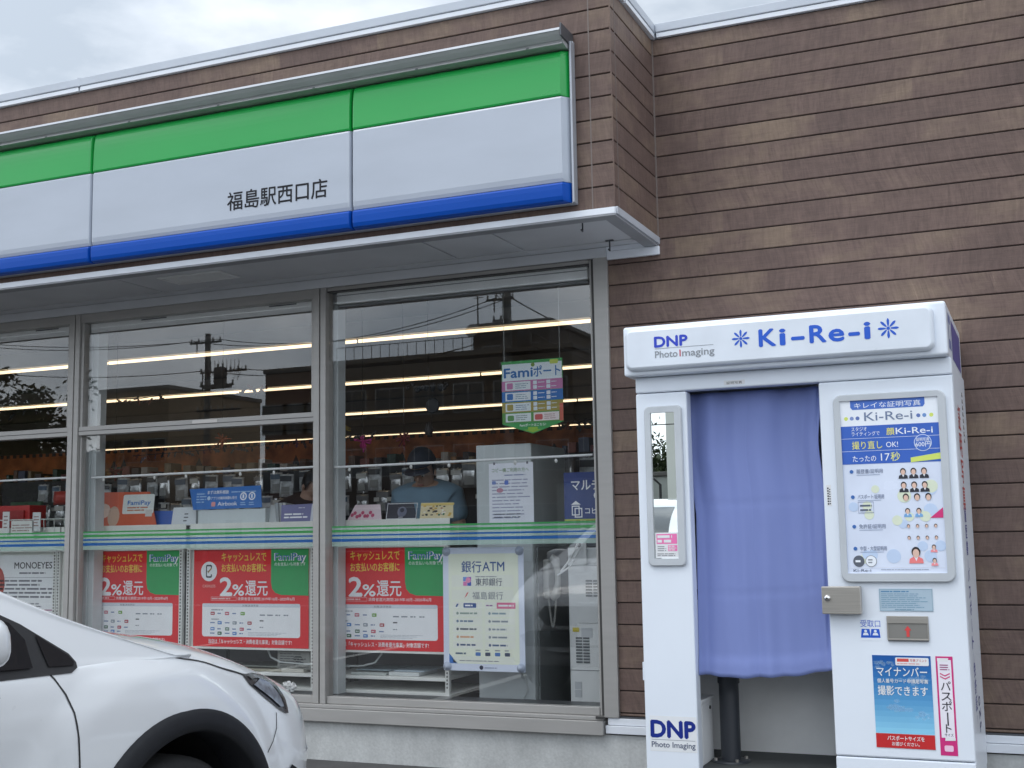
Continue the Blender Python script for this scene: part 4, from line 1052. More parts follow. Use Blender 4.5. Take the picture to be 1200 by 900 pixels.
# magazines lying on the low shelf, cable, crumpled tissue
for i, (x, wd, c) in enumerate(((-2.06, .24, (176, 182, 180)), (-1.80, .20, (200, 204, 204)), (-2.95, .40, (150, 146, 130)), (-2.55, .16, (190, 188, 180)))):
    m = MB(); m.box(x, x+wd, .97, 1.22, .4595, .474+.006*(i % 2), ink(*c), .002); m.box(x+.02, x+wd+.02, 1.0, 1.25, .481, .489, ink(c[0]-40, c[1]-30, c[2]-20), .002)
    tag(m.build('magazine', None, (x, 1.1, .459)), ('grey magazines lying on the low shelf left in the big pane', 'pale magazines lying on the low shelf below the red poster of the big pane', 'tan magazines lying on the low shelf behind the car headlamp', 'cream magazines lying on the low shelf near the crumpled tissue')[i], 'magazine')
m = MB(); m.box(-2.60, -2.36, 1.0, 1.18, .475, .585, ink(150, 152, 148), .004); A = Art(m, (-2.60, 1.0, .475)); A.lines(.02, .22, .01, .10, 6, ink(70, 72, 76), 0, .3, 4); A.lines(.12, .2, .02, .08, 4, ink(40, 40, 44), 1, .3, 8)
tag(m.build('carton', None, (-2.48, 1.1, .475)), 'grey printed carton on the low shelf left of the mullion', 'carton')
m = MB(); m.tube([(-2.69, 1.02, .60), (-2.64, .99, .545), (-2.56, .975, .518), (-2.42, .972, .512), (-2.1, .972, .507), (-1.98, .975, .510), (-1.90, .985, .530), (-1.86, 1.0, .585)], .006, ink(170, 176, 176), 8)
tag(m.build('cable', None, (-2.3, .97, .51)), 'pale cable sagging along the racks below the red posters', 'cable')
b = bmesh.new(); bmesh.ops.create_icosphere(b, subdivisions=3, radius=.037); rc = random.Random(2)
for v in b.verts: v.co = Vector((v.co.x*1.15-2.41, v.co.y*.7+.845, v.co.z*.62+.392))+v.co.normalized()*rc.uniform(-.014, .014)
m = MB(); m.bm(b, pm('tissue', (.78, .78, .78), .9)); tag(m.build('tissue', None, (-2.41, .845, .365)), 'crumpled white tissue lying on the inner window ledge', 'tissue')

# leftmost bay: wire basket and goods
m = MB(); WG = pm('wire_white', (.62, .66, .62), .4)
for z in (1.432, 1.28): m.tube([(-5.3, .93, z), (-4.255, .93, z), (-4.255, 1.25, z), (-5.3, 1.25, z)], .004, WG, 6)
for i in range(12): x = -4.262-i*.09; m.tube([(x, .93, 1.432), (x+.012, .93, 1.28), (x+.012, 1.25, 1.28)], .0028, WG, 5)
tag(m.build('wire_basket', None, (-4.78, 1.09, 1.28)), 'white wire basket in the leftmost bay above the concert notice', 'basket')
m = MB(); m.box(-5.02, -4.66, 1.02, 1.18, 1.30, 1.535, ink(176, 40, 42), .006); m.box(-4.98, -4.70, 1.005, 1.0195, 1.33, 1.50, ink(150, 32, 36), .002); tag(m.build('red_box', None, (-4.84, 1.1, 1.30)), 'red box standing in the white wire basket', 'box')
for x, x1, z, h, c in ((-4.72, -4.52, 1.30, .125, (214, 216, 212)), (-4.80, -4.74, 1.34, .15, (214, 216, 214)), (-4.53, -4.46, 1.35, .13, (206, 210, 210))):
    m = MB(); m.box(x, x1, .918, .922, z, z+h, ink(*c)); A = Art(m, (x, .918, z)); A.lines(.01, x1-x-.01, .03, h-.02, 4, ink(150, 120, 116), 0, .35, 5)
    tag(m.build('price_card', None, (x, .92, z)), {-4.72: 'large white price card with printed lines on the wire basket', -4.80: 'small white card left of the large price card', -4.53: 'small white card right of the large price card'}[x], 'price card')
for i, (x, z, w_, h, c, lb) in enumerate(((-4.66, 1.60, .26, .16, (40, 62, 150), 'blue bag hanging behind the red box'), (-4.95, 1.55, .24, .10, (176, 60, 50), 'red packet behind the wire basket'), (-4.50, 1.40, .22, .20, (60, 66, 74), 'dark grey pouch beside the mullion behind the basket'), (-5.35, 1.36, .30, .22, (70, 100, 80), 'green packet at the left picture edge'), (-4.78, 1.52, .10, .12, (170, 176, 180), 'silver packet below the blue bag'))):
    b = bmesh.new(); bmesh.ops.create_cube(b, size=1); bmesh.ops.subdivide_edges(b, edges=b.edges[:], cuts=4, use_grid_fill=True); rc = random.Random(i)
    for v in b.verts:
        k = (1-abs(v.co.x*2)**3)*(1-abs(v.co.z*2)**3); v.co = Vector((x+(v.co.x+.5)*w_, 1.42+.14*i % .3+v.co.y*(.02+.07*k)+rc.uniform(-.004, .004), z+(v.co.z+.5)*h))
    m = MB(); m.bm(b, ink(*c), True); tag(m.build('packet', None, (x, 1.42, z)), lb, 'packet')

# dark display with hanging packs behind the racks
DK = pm('display_dark', (.035, .034, .036), .7)
for x0, x1, y, lb in ((-6.6, -3.3, 2.62, 'long dark hook display seen through the middle bay'), (-3.25, -1.12, 2.62, 'dark hook display behind the man in the blue shirt'), (-1.06, -.55, 1.95, 'narrow dark hook display right of the bank machine')):
    m = MB(); m.box(x0, x1, y+.05, y+.35, .15, 1.80, DK, .004)
    for i in range(5): m.box(x0, x1, y-.12, y+.049, .25+.26*i, .262+.26*i, DK)
    dso = m.build('hook_display', None, ((x0+x1)/2, y, .15))
    m = MB(); rq = random.Random(int(-x0*10)); x = x0+.03
    while x < x1-.14:
        w_ = rq.uniform(.03, .085)
        m.box(x, x+w_, y+.06, y+.20, 1.8005, 1.8005+rq.uniform(.04, .11), ink(*rq.choice([(120, 54, 38), (130, 112, 84), (60, 66, 90), (50, 70, 56), (170, 160, 150), (100, 36, 42), (140, 92, 36), (60, 40, 34), (90, 60, 40)])), .003); x += w_+rq.uniform(.005, .06)
    q = m.build('boxed_goods', dso); q['kind'] = 'stuff'
    m = MB()
    for i in range(1, 6):
        x = x0+.05
        while x < x1-.07: m.box(x, x+.045, y-.124, y-.1205, .235+.26*i, .265+.26*i, ink(214, 214, 208)); x += rq.uniform(.09, .2)
    q = m.build('price_tags', dso); q['kind'] = 'stuff'
    tag(dso, lb, 'display stand', 'dark hook displays in the shop')
def pack(w_, h, seed, c1, c2):
    rc = random.Random(seed); b = bmesh.new(); bmesh.ops.create_cube(b, size=1); bmesh.ops.subdivide_edges(b, edges=b.edges[:], cuts=3, use_grid_fill=True)
    for v in b.verts:
        k = (1-abs(v.co.x*2)**4)*(1-abs(v.co.z*2)**4); v.co = Vector((v.co.x*w_, v.co.y*(.006+.03*k)+rc.uniform(-.003, .003), v.co.z*h))
    m = MB(); m.bm(b, c1, True); m.box(-w_*.42, w_*.42, -.022, -.019, h*.18, h*.42, c2); m.box(-w_*.3, w_*.3, -.022, -.019, -h*.38, -h*.05, ink(150, 152, 150)); m.tube([(0, 0, h*.5), (0, .03, h*.54)], .004, STEEL, 5)
    return m
SIL = pm('foil_grey', (.55, .57, .58), .22, .7, .35, 14); CLR = pm('clear_pack', (.55, .58, .60), .2, 0, .45, 22)
protos = []
for i, (c1, c2) in enumerate(((SIL, ink(120, 122, 124)), (CLR, ink(90, 110, 130)), (SIL, ink(206, 206, 200)), (CLR, ink(60, 64, 70)))):
    protos.append((c1, c2, i))
packs = {}
rc = random.Random(21)
plab = ('silver foil pack with a grey band hanging on a dark hook display', 'clear pack with a bluish card hanging on a dark hook display', 'silver foil pack with a white band hanging on a dark hook display', 'clear pack with a black card hanging on a dark hook display')
def place_pack(k, x, y, z, s=1):
    if k not in packs:
        o = pack(.13, .20, k, protos[k][0], protos[k][1]).build('hanging_pack', None, (0, 0, 0)); packs[k] = o; o.location = (x, y, z)
        tag(o, plab[k], 'pack', 'packs hanging on the dark hook displays')
    else:
        o = packs[k].copy(); COL.objects.link(o); o.location = (x, y, z)
    o.rotation_euler = (0, rc.uniform(-.05, .05), rc.uniform(-.15, .15)); o.scale = (s, s, s)
for row, z in enumerate((1.69, 1.51, 1.33)):
    x = -5.95+.05*row
    while x < -1.16:
        if not (-2.25 < x < -1.75 and row > 0): place_pack(rc.randint(0, 3), x, 2.50+rc.uniform(-.05, .03), z+rc.uniform(-.025, .025), rc.uniform(.68, .92))
        x += rc.uniform(.115, .165)
for row, z in enumerate((1.66, 1.43, 1.20, .97)):
    for c in range(3): place_pack((row+c*3) % 4, -.99+.155*c, 1.86, z, .95)
# bank machine (rear), phone on its side
AT = pm('machine_grey', (.56, .60, .61), .45, 0, .04, 3)
t = root('bank_machine', 'tall grey bank machine turned with its back to the glass', 'machine', (-1.07, 1.35, .15))
m = MB(); m.box(-1.255, -.900, 1.06, 1.62, .15, 1.802, AT, .008); m.build('cabinet', t)
m = MB(); m.box(-.8995, -.885, 1.10, 1.60, .20, 1.20, pm('machine_side_grey', (.22, .235, .24), .5), .003); m.build('side_panel', t)
m = MB(); m.tube([(-.882, 1.62, .2), (-.882, 1.62, 1.25)], .008, ink(40, 110, 70), 8); m.build('green_cable', t)
m = MB(); m.tube([(-1.0, 1.05, .50), (-.955, 1.045, .47), (-.94, 1.045, .40), (-.975, 1.045, .33)], .004, ink(190, 194, 194), 6); m.build('power_lead', t)
m = MB(); m.box(-1.168, -.888+.002, 1.052, 1.0535, 1.342, 1.690, ink(244, 246, 255)); A = Art(m, (-1.168, 1.052, 1.342))
A.text('コピー機ご利用の方へ', .02, .298, .026, ink(130, 160, 120), w=.235, bold=.02); A.lines(.10, .25, .27, .285, 1, ink(140, 150, 190), 1, .4, 5); A.lines(.02, .262, .02, .26, 12, ink(168, 172, 200), 1, .3, 6); A.rrect(.02, .225, .045, .245, .004, ink(130, 150, 210), 2); A.rrect(.10, .222, .125, .247, .006, ink(100, 130, 215), 2); A.circ(.07, .19, .022, ink(206, 150, 170), 2, 14, .014); A.lines(.03, .25, .025, .06, 2, ink(90, 94, 110), 3, .3, 8)
for x in (.03, .24): A.rect(x, .340, x+.012, .355, ink(110, 110, 120), 2)
tag(m.build('paper_notice', None, (-1.03, 1.05, 1.342)), 'white paper notice taped to the back of the tall grey machine', 'notice')
t = root('telephone', 'pale grey telephone handset on a cradle at the side of the bank machine', 'telephone', (-.86, 1.22, .95)); PH = pm('phone_plastic', (.50, .50, .48), .35)
m = MB(); m.box(-.884, -.845, 1.16, 1.26, .90, 1.13, PH, .012); m.build('cradle', t)
m = MB(); m.tube([(-.838, 1.19, 1.135), (-.812, 1.19, 1.12), (-.800, 1.19, 1.06), (-.800, 1.19, .99), (-.812, 1.19, .925), (-.838, 1.19, .905)], [.026, .026, .017, .017, .026, .026], PH, 12); m.build('handset', t)
m = MB(); pts = []
for i in range(120):
    q = i/119; a = q*math.pi; z = .90-.16*math.sin(a)-.0; pts.append((-.862+.045*q+.005*math.cos(i*1.9), 1.20+.005*math.sin(i*1.9), z))
m.tube(pts, .0042, PH, 5); m.build('cord', t)
# copier and the blue sign above it
t = root('copy_machine', 'white office copier with vent grilles behind the right edge of the glass', 'copier', (-.5, 1.35, .15)); CW = pm('copier_white', (.76, .78, .785), .45)
m = MB(); m.box(-.700, -.345, 1.09, 1.70, .15, 1.195, CW, .01); m.box(-.692, -.35, 1.10, 1.70, 1.2, 1.262, ink(76, 80, 90), .006); m.box(-.695, -.345, 1.095, 1.68, 1.2625, 1.30, CW, .008); m.build('body', t)
def grille(x0, x1, z0, z1, n):
    m = MB()
    for i in range(n):
        z = z0+(z1-z0)*(i+.5)/n
        for c in range(2): xa = x0+(x1-x0)*c/2; m.box(xa+.003, xa+(x1-x0)/2-.003, 1.0865, 1.0895, z-.3*(z1-z0)/n, z+.3*(z1-z0)/n, ink(96, 102, 106))
    m.build('vent_grille', t)
grille(-.595, -.505, .915, 1.015, 6); grille(-.626, -.560, .795, .875, 6); grille(-.662, -.575, .545, .695, 9)
m = MB(); m.box(-.642, -.520, 1.084, 1.0895, .770, .885, CW, .003); m.build('cover', t)
m = MB(); m.box(-.676, -.638, 1.0862, 1.0895, .722, .745, ink(206, 190, 70)); m.box(-.625, -.56, 1.0872, 1.0895, .69, .745, ink(196, 200, 204)); m.box(-.67, -.63, 1.0862, 1.0895, .405, .445, ink(196, 200, 204)); m.box(-.67, -.63, 1.0862, 1.0895, .36, .40, ink(196, 200, 204)); m.box(-.70, -.345, 1.0872, 1.0895, .507, .510, ink(110, 116, 120)); m.box(-.70, -.345, 1.0872, 1.0895, 1.09, 1.093, ink(130, 136, 140)); m.build('label', t)
m = MB(); m.box(-.606, -.574, 1.06, 1.068, 1.10, 1.36, CW, .002); m.build('bracket', t)
m = MB(); m.tube([(-.72, 1.03, 1.06), (-.66, 1.03, 1.13), (-.59, 1.045, 1.27)], .006, WHITE, 6); m.tube([(-.74, 1.03, 1.04), (-.66, 1.03, 1.09), (-.60, 1.045, 1.20)], .005, WHITE, 6); m.build('cord', t)
m = MB(); m.box(-.672, -.345, .985, .989, 1.345, 1.618, ink(44, 66, 132)); A = Art(m, (-.672, .985, 1.345)); A.text('マルチコピー', .045, .175, .068, WH, w=.36, bold=.03); A.rect(0, 0, .327, .010, ink(180, 190, 90), 0)
A.text('コピー', .125, .040, .040, WH, w=.11, bold=.02); A.frame(.045, .03, .092, .085, .006, WH, 1); A.frame(.062, .018, .108, .072, .006, WH, 2); A.poly([(.04, .09), (.07, .112), (.10, .09)], WH, 1); A.circ(.20, .140, .022, WH, 1, 14)
tag(m.build('copier_sign', None, (-.52, .985, 1.345)), 'navy blue copier sign with white lettering above the white copier', 'sign')
for i in range(6):
    place = (-.80+.05*(i % 2), 1.70+.05*(i % 2), 1.12-.165*(i//1))
    b = bmesh.new(); bmesh.ops.create_cube(b, size=1); bmesh.ops.subdivide_edges(b, edges=b.edges[:], cuts=3, use_grid_fill=True)
    for v in b.verts:
        k = (1-abs(v.co.x*2)**4)*(1-abs(v.co.z*2)**4); v.co = Vector((place[0]+v.co.x*.16, place[1]+v.co.y*(.008+.05*k), place[2]+v.co.z*.15))
    if i == 0:
        m = MB(); m.bm(b, pm('black_pouch', (.03, .03, .035), .3, 0, .3, 14), True); m.box(place[0]-.05, place[0]+.03, place[1]-.032, place[1]-.029, place[2]-.03, place[2]+.01, ink(150, 150, 156)); m.box(place[0]-.03, place[0]+.05, place[1]-.032, place[1]-.029, place[2]+.03, place[2]+.045, ink(90, 92, 110))
        pc0 = tag(m.build('black_pouch', None, place), 'black pouch in a column between the telephone and the copier', 'pouch', 'black pouches between telephone and copier')
    else:
        b.free(); o = pc0.copy(); COL.objects.link(o); o.location = place; o.rotation_euler = (0, .04*math.sin(i*3), .2*math.sin(i))
# orange festive banner and dark hanging ornaments further in
OB = pm('banner_orange_brown', (.46, .15, .05), .8, 0, .55, 5)
m = MB(); m.box(-8.5, -.6, 4.40, 4.41, 1.78, 2.20, OB); A = Art(m, (-8.5, 4.40, 1.78)); rc = random.Random(8); DKP = ink(44, 26, 22); x = .1
while x < 7.7:
    h = rc.uniform(.10, .34); w_ = rc.uniform(.05, .14)
    if rc.random() < .6: A.poly([(x, 0), (x, h*.7), (x+w_*.5, h), (x+w_, h*.7), (x+w_, 0)], DKP, 0)
    else: A.poly([(x, h*.6), (x+w_*.4, h*.75), (x+w_*.8, h*.6), (x+w_*1.2, h*.8), (x+w_*1.5, h*.55), (x+w_*.8, h*.42)], ink(60, 30, 20), 1)
    x += w_*rc.uniform(1.2, 2.4)
x = 0
while x < 7.88: A.rect(x, .385, min(x+.05, 7.9), .42, DKP, 2); x += .09
tag(m.build('festive_banner', None, (-4.5, 4.4, 1.78)), 'long orange brown banner with dark silhouettes across the shop', 'banner')
def ornament(x, y, z, kind, c, lb):
    t = root('ceiling_ornament', lb, 'ornament', (x, y, z), 'ornaments hanging from the shop ceiling')
    m = MB()
    m.tube([(x, y, z), (x, y, 2.89)], .0015, BLACKP, 5); m.build('thread', t)
    m = MB(); rc = random.Random(int(-x*100))
    if kind == 0:
        for i in range(16): m.ball((x+rc.gauss(0, .07), y+rc.gauss(0, .03), z+rc.gauss(0, .018)), .02, .01, .018, c, 8)
        m.lathe([(.045, -.008), (.052, 0), (.045, .008)], (x+.03, y, z-.12), (0, 1, 0), c, 14); m.lathe([(.02, -.03), (.034, 0), (.01, .05)], (x+.0, y, z-.28), (0, 0, 1), c, 10); m.tube([(x+.03, y, z), (x+.02, y, z-.26)], .002, c, 5)
    else:
        for i in range(20): a = rc.uniform(0, 6.28); q = rc.uniform(.02, .07); m.tube([(x, y, z-.03), (x+q*math.cos(a), y+.03*math.sin(a*2), z-.03+q*math.sin(a)-.02)], .006, c, 5)
    m.build('body', t)
ornament(-1.79, 1.5, 2.23, 0, BLACKP, 'black string of dark shapes hanging in the big pane')
ornament(-2.28, 1.5, 1.93, 1, ink(170, 30, 110), 'bright pink tinsel star hanging in the big pane')
ornament(-2.0, 1.55, 1.94, 1, ink(110, 30, 36), 'dark red tinsel star hanging in the big pane')
ornament(-4.72, 1.7, 2.02, 1, ink(120, 96, 40), 'brown tinsel star hanging in the leftmost bay')
ornament(-4.42, 1.6, 1.82, 1, ink(104, 34, 30), 'maroon tinsel tassel hanging beside the mullion')
ornament(-3.62, 1.8, 2.03, 1, ink(150, 70, 30), 'orange tinsel star hanging in the middle bay')
ornament(-2.55, 1.7, 2.05, 1, ink(130, 110, 40), 'yellow brown tinsel star hanging left of the mullion')
# deeper aisles
for x0, x1, y, h, lb in ((-12, -1.2, 5.2, 1.55, 'low goods aisle behind the festive banner'), (-12, -1.2, 7.0, 1.6, 'second goods aisle deep in the shop'), (-12, -.8, 10.9, 2.1, 'tall goods shelving along the back wall of the shop')):
    t = root('goods_shelf', lb, 'shelf', ((x0+x1)/2, y, .15), 'goods shelves deep in the shop'); m = MB(); m.box(x0, x1, y, y+.5, .15, h, DK, .004); m.build('carcass', t); m = MB(); rc = random.Random(int(y*10)); x = x0
    while x < x1-.2:
        w_ = rc.uniform(.1, .3)
        for zz in range(4):
            c = rc.choice([(110, 60, 40), (60, 70, 90), (120, 110, 70), (70, 40, 40), (90, 92, 90), (40, 70, 50)]); m.box(x, x+w_-.01, y-.14, y-.01, .25+.34*zz, .25+.34*zz+rc.uniform(.14, .28), ink(*c))
        x += w_
    q = m.build('goods', t); q['kind'] = 'stuff'
# dark paper garlands strung below the ceiling in front of the tube lights
for xa, xb, za, zb, n, lb in ((-4.76, -4.31, 2.355, 2.365, 9, 'short dark garland of paper shapes at the left of the middle bay'), (-3.63, -3.36, 2.362, 2.378, 6, 'short dark garland of paper shapes beside the red brown reflection'), (-4.60, -2.45, 1.905, 1.985, 34, 'long dark garland of paper shapes across the middle bay'), (-1.10, -.84, 1.985, 1.995, 7, 'dark garland of paper shapes at the right edge of the big pane'), (-5.9, -4.9, 2.315, 2.33, 8, 'dark garland of paper shapes in the leftmost bay')):
    m = MB(); rc = random.Random(int(-xa*37)); m.tube([(xa, 2.0, za+.02), ((xa+xb)/2, 2.0, (za+zb)/2+.005), (xb, 2.0, zb+.02)], .003, BLACKP, 5)
    for i in range(n):
        t = (i+.5)/n; x = xa+(xb-xa)*t+rc.uniform(-.012, .012); z = za+(zb-za)*t+rc.uniform(-.022, .012); q = rc.uniform(.014, .030); R = Matrix.Translation((x, 2.0, z)) @ Matrix.Rotation(rc.uniform(0, 6.28), 4, 'Y') @ Matrix.Rotation(rc.uniform(-.6, .6), 4, 'Z')
        k = [(-1, .2), (-.5, .45), (-.2, .2), (0, .5), (.2, .2), (.5, .45), (1, .2), (.6, -.2), (.25, -.12), (0, -.5), (-.25, -.12), (-.6, -.2)]
        vs = [R @ Vector((a*q*1.5, -.001, b*q*1.5)) for a, b in k]+[R @ Vector((a*q*1.5, .001, b*q*1.5)) for a, b in k]
        m.add(vs, [tuple(range(12)), tuple(range(12, 24))[::-1]]+[(j, 12+j, 12+(j+1) % 12, (j+1) % 12) for j in range(12)], rc.choice([BLACKP, BLACKP, ink(110, 50, 24), ink(60, 30, 50)]))
    tag(m.build('paper_garland', None, (xa, 2.0, za)), lb, 'garland', 'paper garlands hanging in the shop')

# ---------------------------------------------------------------- white car parked nose towards the shop
CX, CY = -1.30, -2.73
car = root('parked_car', 'white crossover car with black wheel arch cladding parked nose in beside the shop window', 'car', (CX, CY-1.3, 0))
PAINT = pm('car_white', (.74, .76, .78), .30, 0, .015, 2, coat=1.0); CLAD = pm('cladding_black', (.013, .014, .017), .62, 0, .15, 30, bump=.12, bscale=300, spec=.28); SEAM = pm('panel_gap', (.02, .02, .022), .6)
CGL = pm('car_glass_dark', (.012, .014, .017), .05, 0, .02, 3, spec=.7); TYRE = pm('tyre_rubber', (.018, .018, .019), .8, 0, .15, 25, bump=.2, bscale=90); RIM = pm('rim_alloy', (.22, .23, .24), .3, .8)
def interp(tab, y):
    tab = sorted(tab); n = len(tab)
    if y <= tab[0][0]: return tab[0][1:]
    if y >= tab[-1][0]: return tab[-1][1:]
    i = max(j for j in range(n) if tab[j][0] <= y); i = min(i, n-2)
    p0, p1, p2, p3 = (tab[max(i-1, 0)], tab[i], tab[i+1], tab[min(i+2, n-1)])
    t = (y-p1[0])/(p2[0]-p1[0]); r = []
    for k in range(1, len(p1)):
        m1 = (p2[k]-p0[k])/(p2[0]-p0[0])*(p2[0]-p1[0]); m2 = (p3[k]-p1[k])/(p3[0]-p1[0])*(p2[0]-p1[0])
        t2, t3 = t*t, t*t*t
        r.append((2*t3-3*t2+1)*p1[k]+(t3-2*t2+t)*m1+(-2*t3+3*t2)*p2[k]+(t3-t2)*m2)
    return r
#       y     half-w  bottom shoulder crown
BODY = [(.93, .42, .40, .58, .62), (.89, .62, .33, .65, .71), (.82, .765, .28, .715, .80), (.72, .832, .255, .755, .865), (.60, .866, .245, .795, .915), (.44, .884, .24, .848, .968), (.28, .893, .24, .900, 1.004), (.08, .898, .24, .948, 1.028), (-.15, .901, .24, .970, 1.040),
        (-.40, .900, .24, .976, 1.045), (-.65, .897, .24, .976, 1.04), (-1.0, .895, .24, .978, 1.03), (-2.0, .895, .24, .99, 1.03), (-2.8, .895, .25, 1.0, 1.04), (-3.25, .87, .28, .99, 1.03), (-3.48, .80, .33, .95, .99), (-3.60, .62, .42, .88, .92)]
def ring(y):
    hw, zb, zs, zt = interp(BODY, y); d = zt-zs
    return [(0, zb), (.62*hw, zb), (.90*hw, zb+.015), (.965*hw, zb+.07), (.985*hw, zb+.17), (hw, zb+.31 if zs > .7 else zb+(zs-zb)*.5), (.998*hw, zs-.17 if zs > .7 else zb+(zs-zb)*.6), (.985*hw, zs-.085), (.962*hw, zs-.025), (.930*hw, zs+.08*d), (.875*hw, zs+.30*d), (.72*hw, zs+.62*d), (.42*hw, zs+.90*d), (0, zt)]
def smooth_ring(pts, k=6):
    r = []; n = len(pts)
    for i in range(n-1):
        p0, p1, p2, p3 = pts[max(i-1, 0)], pts[i], pts[i+1], pts[min(i+2, n-1)]
        for j in range(k):
            t = j/k; t2, t3 = t*t, t*t*t
            r.append(tuple(.5*(2*p1[c]+(p2[c]-p0[c])*t+(2*p0[c]-5*p1[c]+4*p2[c]-p3[c])*t2+(3*p1[c]-p0[c]-3*p2[c]+p3[c])*t3) for c in (0, 1)))
    r.append(pts[-1]); return r
def loft(ringf, ys, mt, bulge=False):
    m = MB(); rows = []
    for y in ys:
        h = smooth_ring(ringf(y)); full = [(x, z) for x, z in h] + [(-x, z) for x, z in h[-2:0:-1]]
        row = []
        for x, z in full:
            if bulge and abs(x) > .6:
                for ay in (0, -2.67):
                    r = math.hypot(y-ay+.10, z-.355)       # flared wing with a crease above the wheel
                    f = 0 if r > .64 else (.64-r)/.085 if r > .555 else 1.0
                    x += math.copysign(0.015*f*max(0, min(1, (abs(x)-.6)/.25))*max(0, min(1, (.97-z)/.05)), x)
                if y < -.45 and y > -2.2: x -= math.copysign(.012*math.exp(-((z-.70)/.10)**2), x)
            row.append((CX+x, CY+y, z))
        rows.append(row)
    n = len(rows[0]); vs = sum(rows, [])
    fs = [(i*n+j, i*n+(j+1) % n, (i+1)*n+(j+1) % n, (i+1)*n+j) for i in range(len(rows)-1) for j in range(n)]
    m.add(vs, fs, mt, True); m.add(rows[0], [tuple(range(n))], mt); m.add(rows[-1], [tuple(range(n))[::-1]], mt)
    return m
ys = [.92-.02*i for i in range(int(4.52/.02)+1)]
body = loft(ring, ys, PAINT, True).build('body', car)
body_bvh = BVHTree.FromPolygons([tuple(Vector(v.co)+Vector(WL[car.name])) for v in body.data.vertices], [tuple(p.vertices) for p in body.data.polygons])
# wheel openings
m = MB()
for ay in (0, -2.67): m.lathe([(.405, -1.2), (.405, 1.2)], (CX, CY+ay, .352), (1, 0, 0), CLAD, 56)
cut = m.build('cutter', car)
bo = body.modifiers.new('arches', 'BOOLEAN'); bo.operation = 'DIFFERENCE'; bo.object = cut; bo.solver = 'EXACT'
bpy.context.view_layer.update()
dg = bpy.context.evaluated_depsgraph_get(); nm_ = bpy.data.meshes.new_from_object(body.evaluated_get(dg)); body.modifiers.clear(); body.data = nm_
bpy.data.objects.remove(cut)
# greenhouse
ROOF = [(.14, .92), (.02, .955), (-.10, .995), (-.20, 1.03), (-.30, 1.065), (-.40, 1.103), (-.62, 1.197), (-.95, 1.34), (-1.25, 1.44), (-1.55, 1.505), (-2.0, 1.535), (-2.6, 1.53), (-3.0, 1.46), (-3.3, 1.26), (-3.5, 1.02)]
def gring(y):
    zt = interp(ROOF, y)[0]; zb = .88; h = max(.004, zt-.95); q = min(1, h/.55)
    side = [(.858-.40*h*f**1.15, .95+h*f) for f in (0, .30, .62, .86, .965)]
    return [(0, zb), (.78, zb), (.82, .915)]+side+[(.80-.40*h, zt-.001), (.36, zt+.008*q), (0, zt+.014*q)]
cab = loft(gring, [.08-.035*i for i in range(103)], PAINT).build('cabin_shell', car)
cab_bvh = BVHTree.FromPolygons([tuple(Vector(v.co)+Vector(WL[car.name])) for v in cab.data.vertices], [tuple(p.vertices) for p in cab.data.polygons])
def hit(o, d):
    best = None
    for bv in (body_bvh, cab_bvh):
        h = bv.ray_cast(o, d, 6)
        if h[0] is not None and (best is None or h[3] < best[3]): best = h
    return best
def patch(name, outline, mt, off=.003, th=.0, side=1, parent=None, axis='x', maxe=.03, smooth=True):
    """A panel that lies on the bodywork: outline in the car's own side view (y, z) or, for axis y, front view (x, z)."""
    b = bmesh.new(); vs = [b.verts.new((p[0], p[1], 0)) for p in outline]; b.faces.new(vs)
    bmesh.ops.triangulate(b, faces=b.faces[:])
    for _ in range(6):
        long = [e for e in b.edges if e.calc_length() > maxe]
        if not long: break
        bmesh.ops.subdivide_edges(b, edges=long, cuts=1); bmesh.ops.triangulate(b, faces=b.faces[:])
    dead = []
    for v in b.verts:
        if axis == 'x': o = Vector((CX+side*2, CY+v.co.x, v.co.y)); d = Vector((-side, 0, 0))
        elif axis == 'y': o = Vector((CX+v.co.x, CY+3*side, v.co.y)); d = Vector((0, -side, 0))
        else: o = Vector((CX+v.co.x, CY+v.co.y, 3)); d = Vector((0, 0, -1))
        h = hit(o, d)
        if h is None: dead.append(v); continue
        n = h[1]; n = n if n.dot(d) < 0 else -n
        v.co = h[0]+n*off
    bmesh.ops.delete(b, geom=dead, context='VERTS')
    m = MB(); m.bm(b, mt, smooth); return m.build(name, parent or car)
def strip(pts, w_):
    L_ = []; R2 = []
    for i, p in enumerate(pts):
        a = pts[max(i-1, 0)]; c = pts[min(i+1, len(pts)-1)]; dx, dz = c[0]-a[0], c[1]-a[1]; q = math.hypot(dx, dz); nx_, nz_ = -dz/q*w_/2, dx/q*w_/2
        L_.append((p[0]+nx_, p[1]+nz_)); R2.append((p[0]-nx_, p[1]-nz_))
    return L_+R2[::-1]
def seam(name, pts, w_=.0055, side=1, axis='x', par=None):
    """A shut line as short tiles along a polyline."""
    m = MB(); fine = []
    for a, c in zip(pts[:-1], pts[1:]):
        k = max(1, int(math.hypot(c[0]-a[0], c[1]-a[1])/.03))
        fine += [(a[0]+(c[0]-a[0])*t/k, a[1]+(c[1]-a[1])*t/k) for t in range(k)]
    fine.append(pts[-1]); o_ = strip(fine, w_); n = len(fine); vs = []
    for p in o_:
        if axis == 'x': o = Vector((CX+side*2, CY+p[0], p[1])); d = Vector((-side, 0, 0))
        else: o = Vector((CX+p[0], CY+p[1], 3)); d = Vector((0, 0, -1))
        h = body_bvh.ray_cast(o, d, 6); q = h[1] if h[1].dot(d) < 0 else -h[1]; vs.append(h[0]+q*.0015)
    m.add(vs, [(i, i+1, 2*n-2-i, 2*n-1-i) for i in range(n-1)], SEAM, True)
    return m.build(name, par or car)
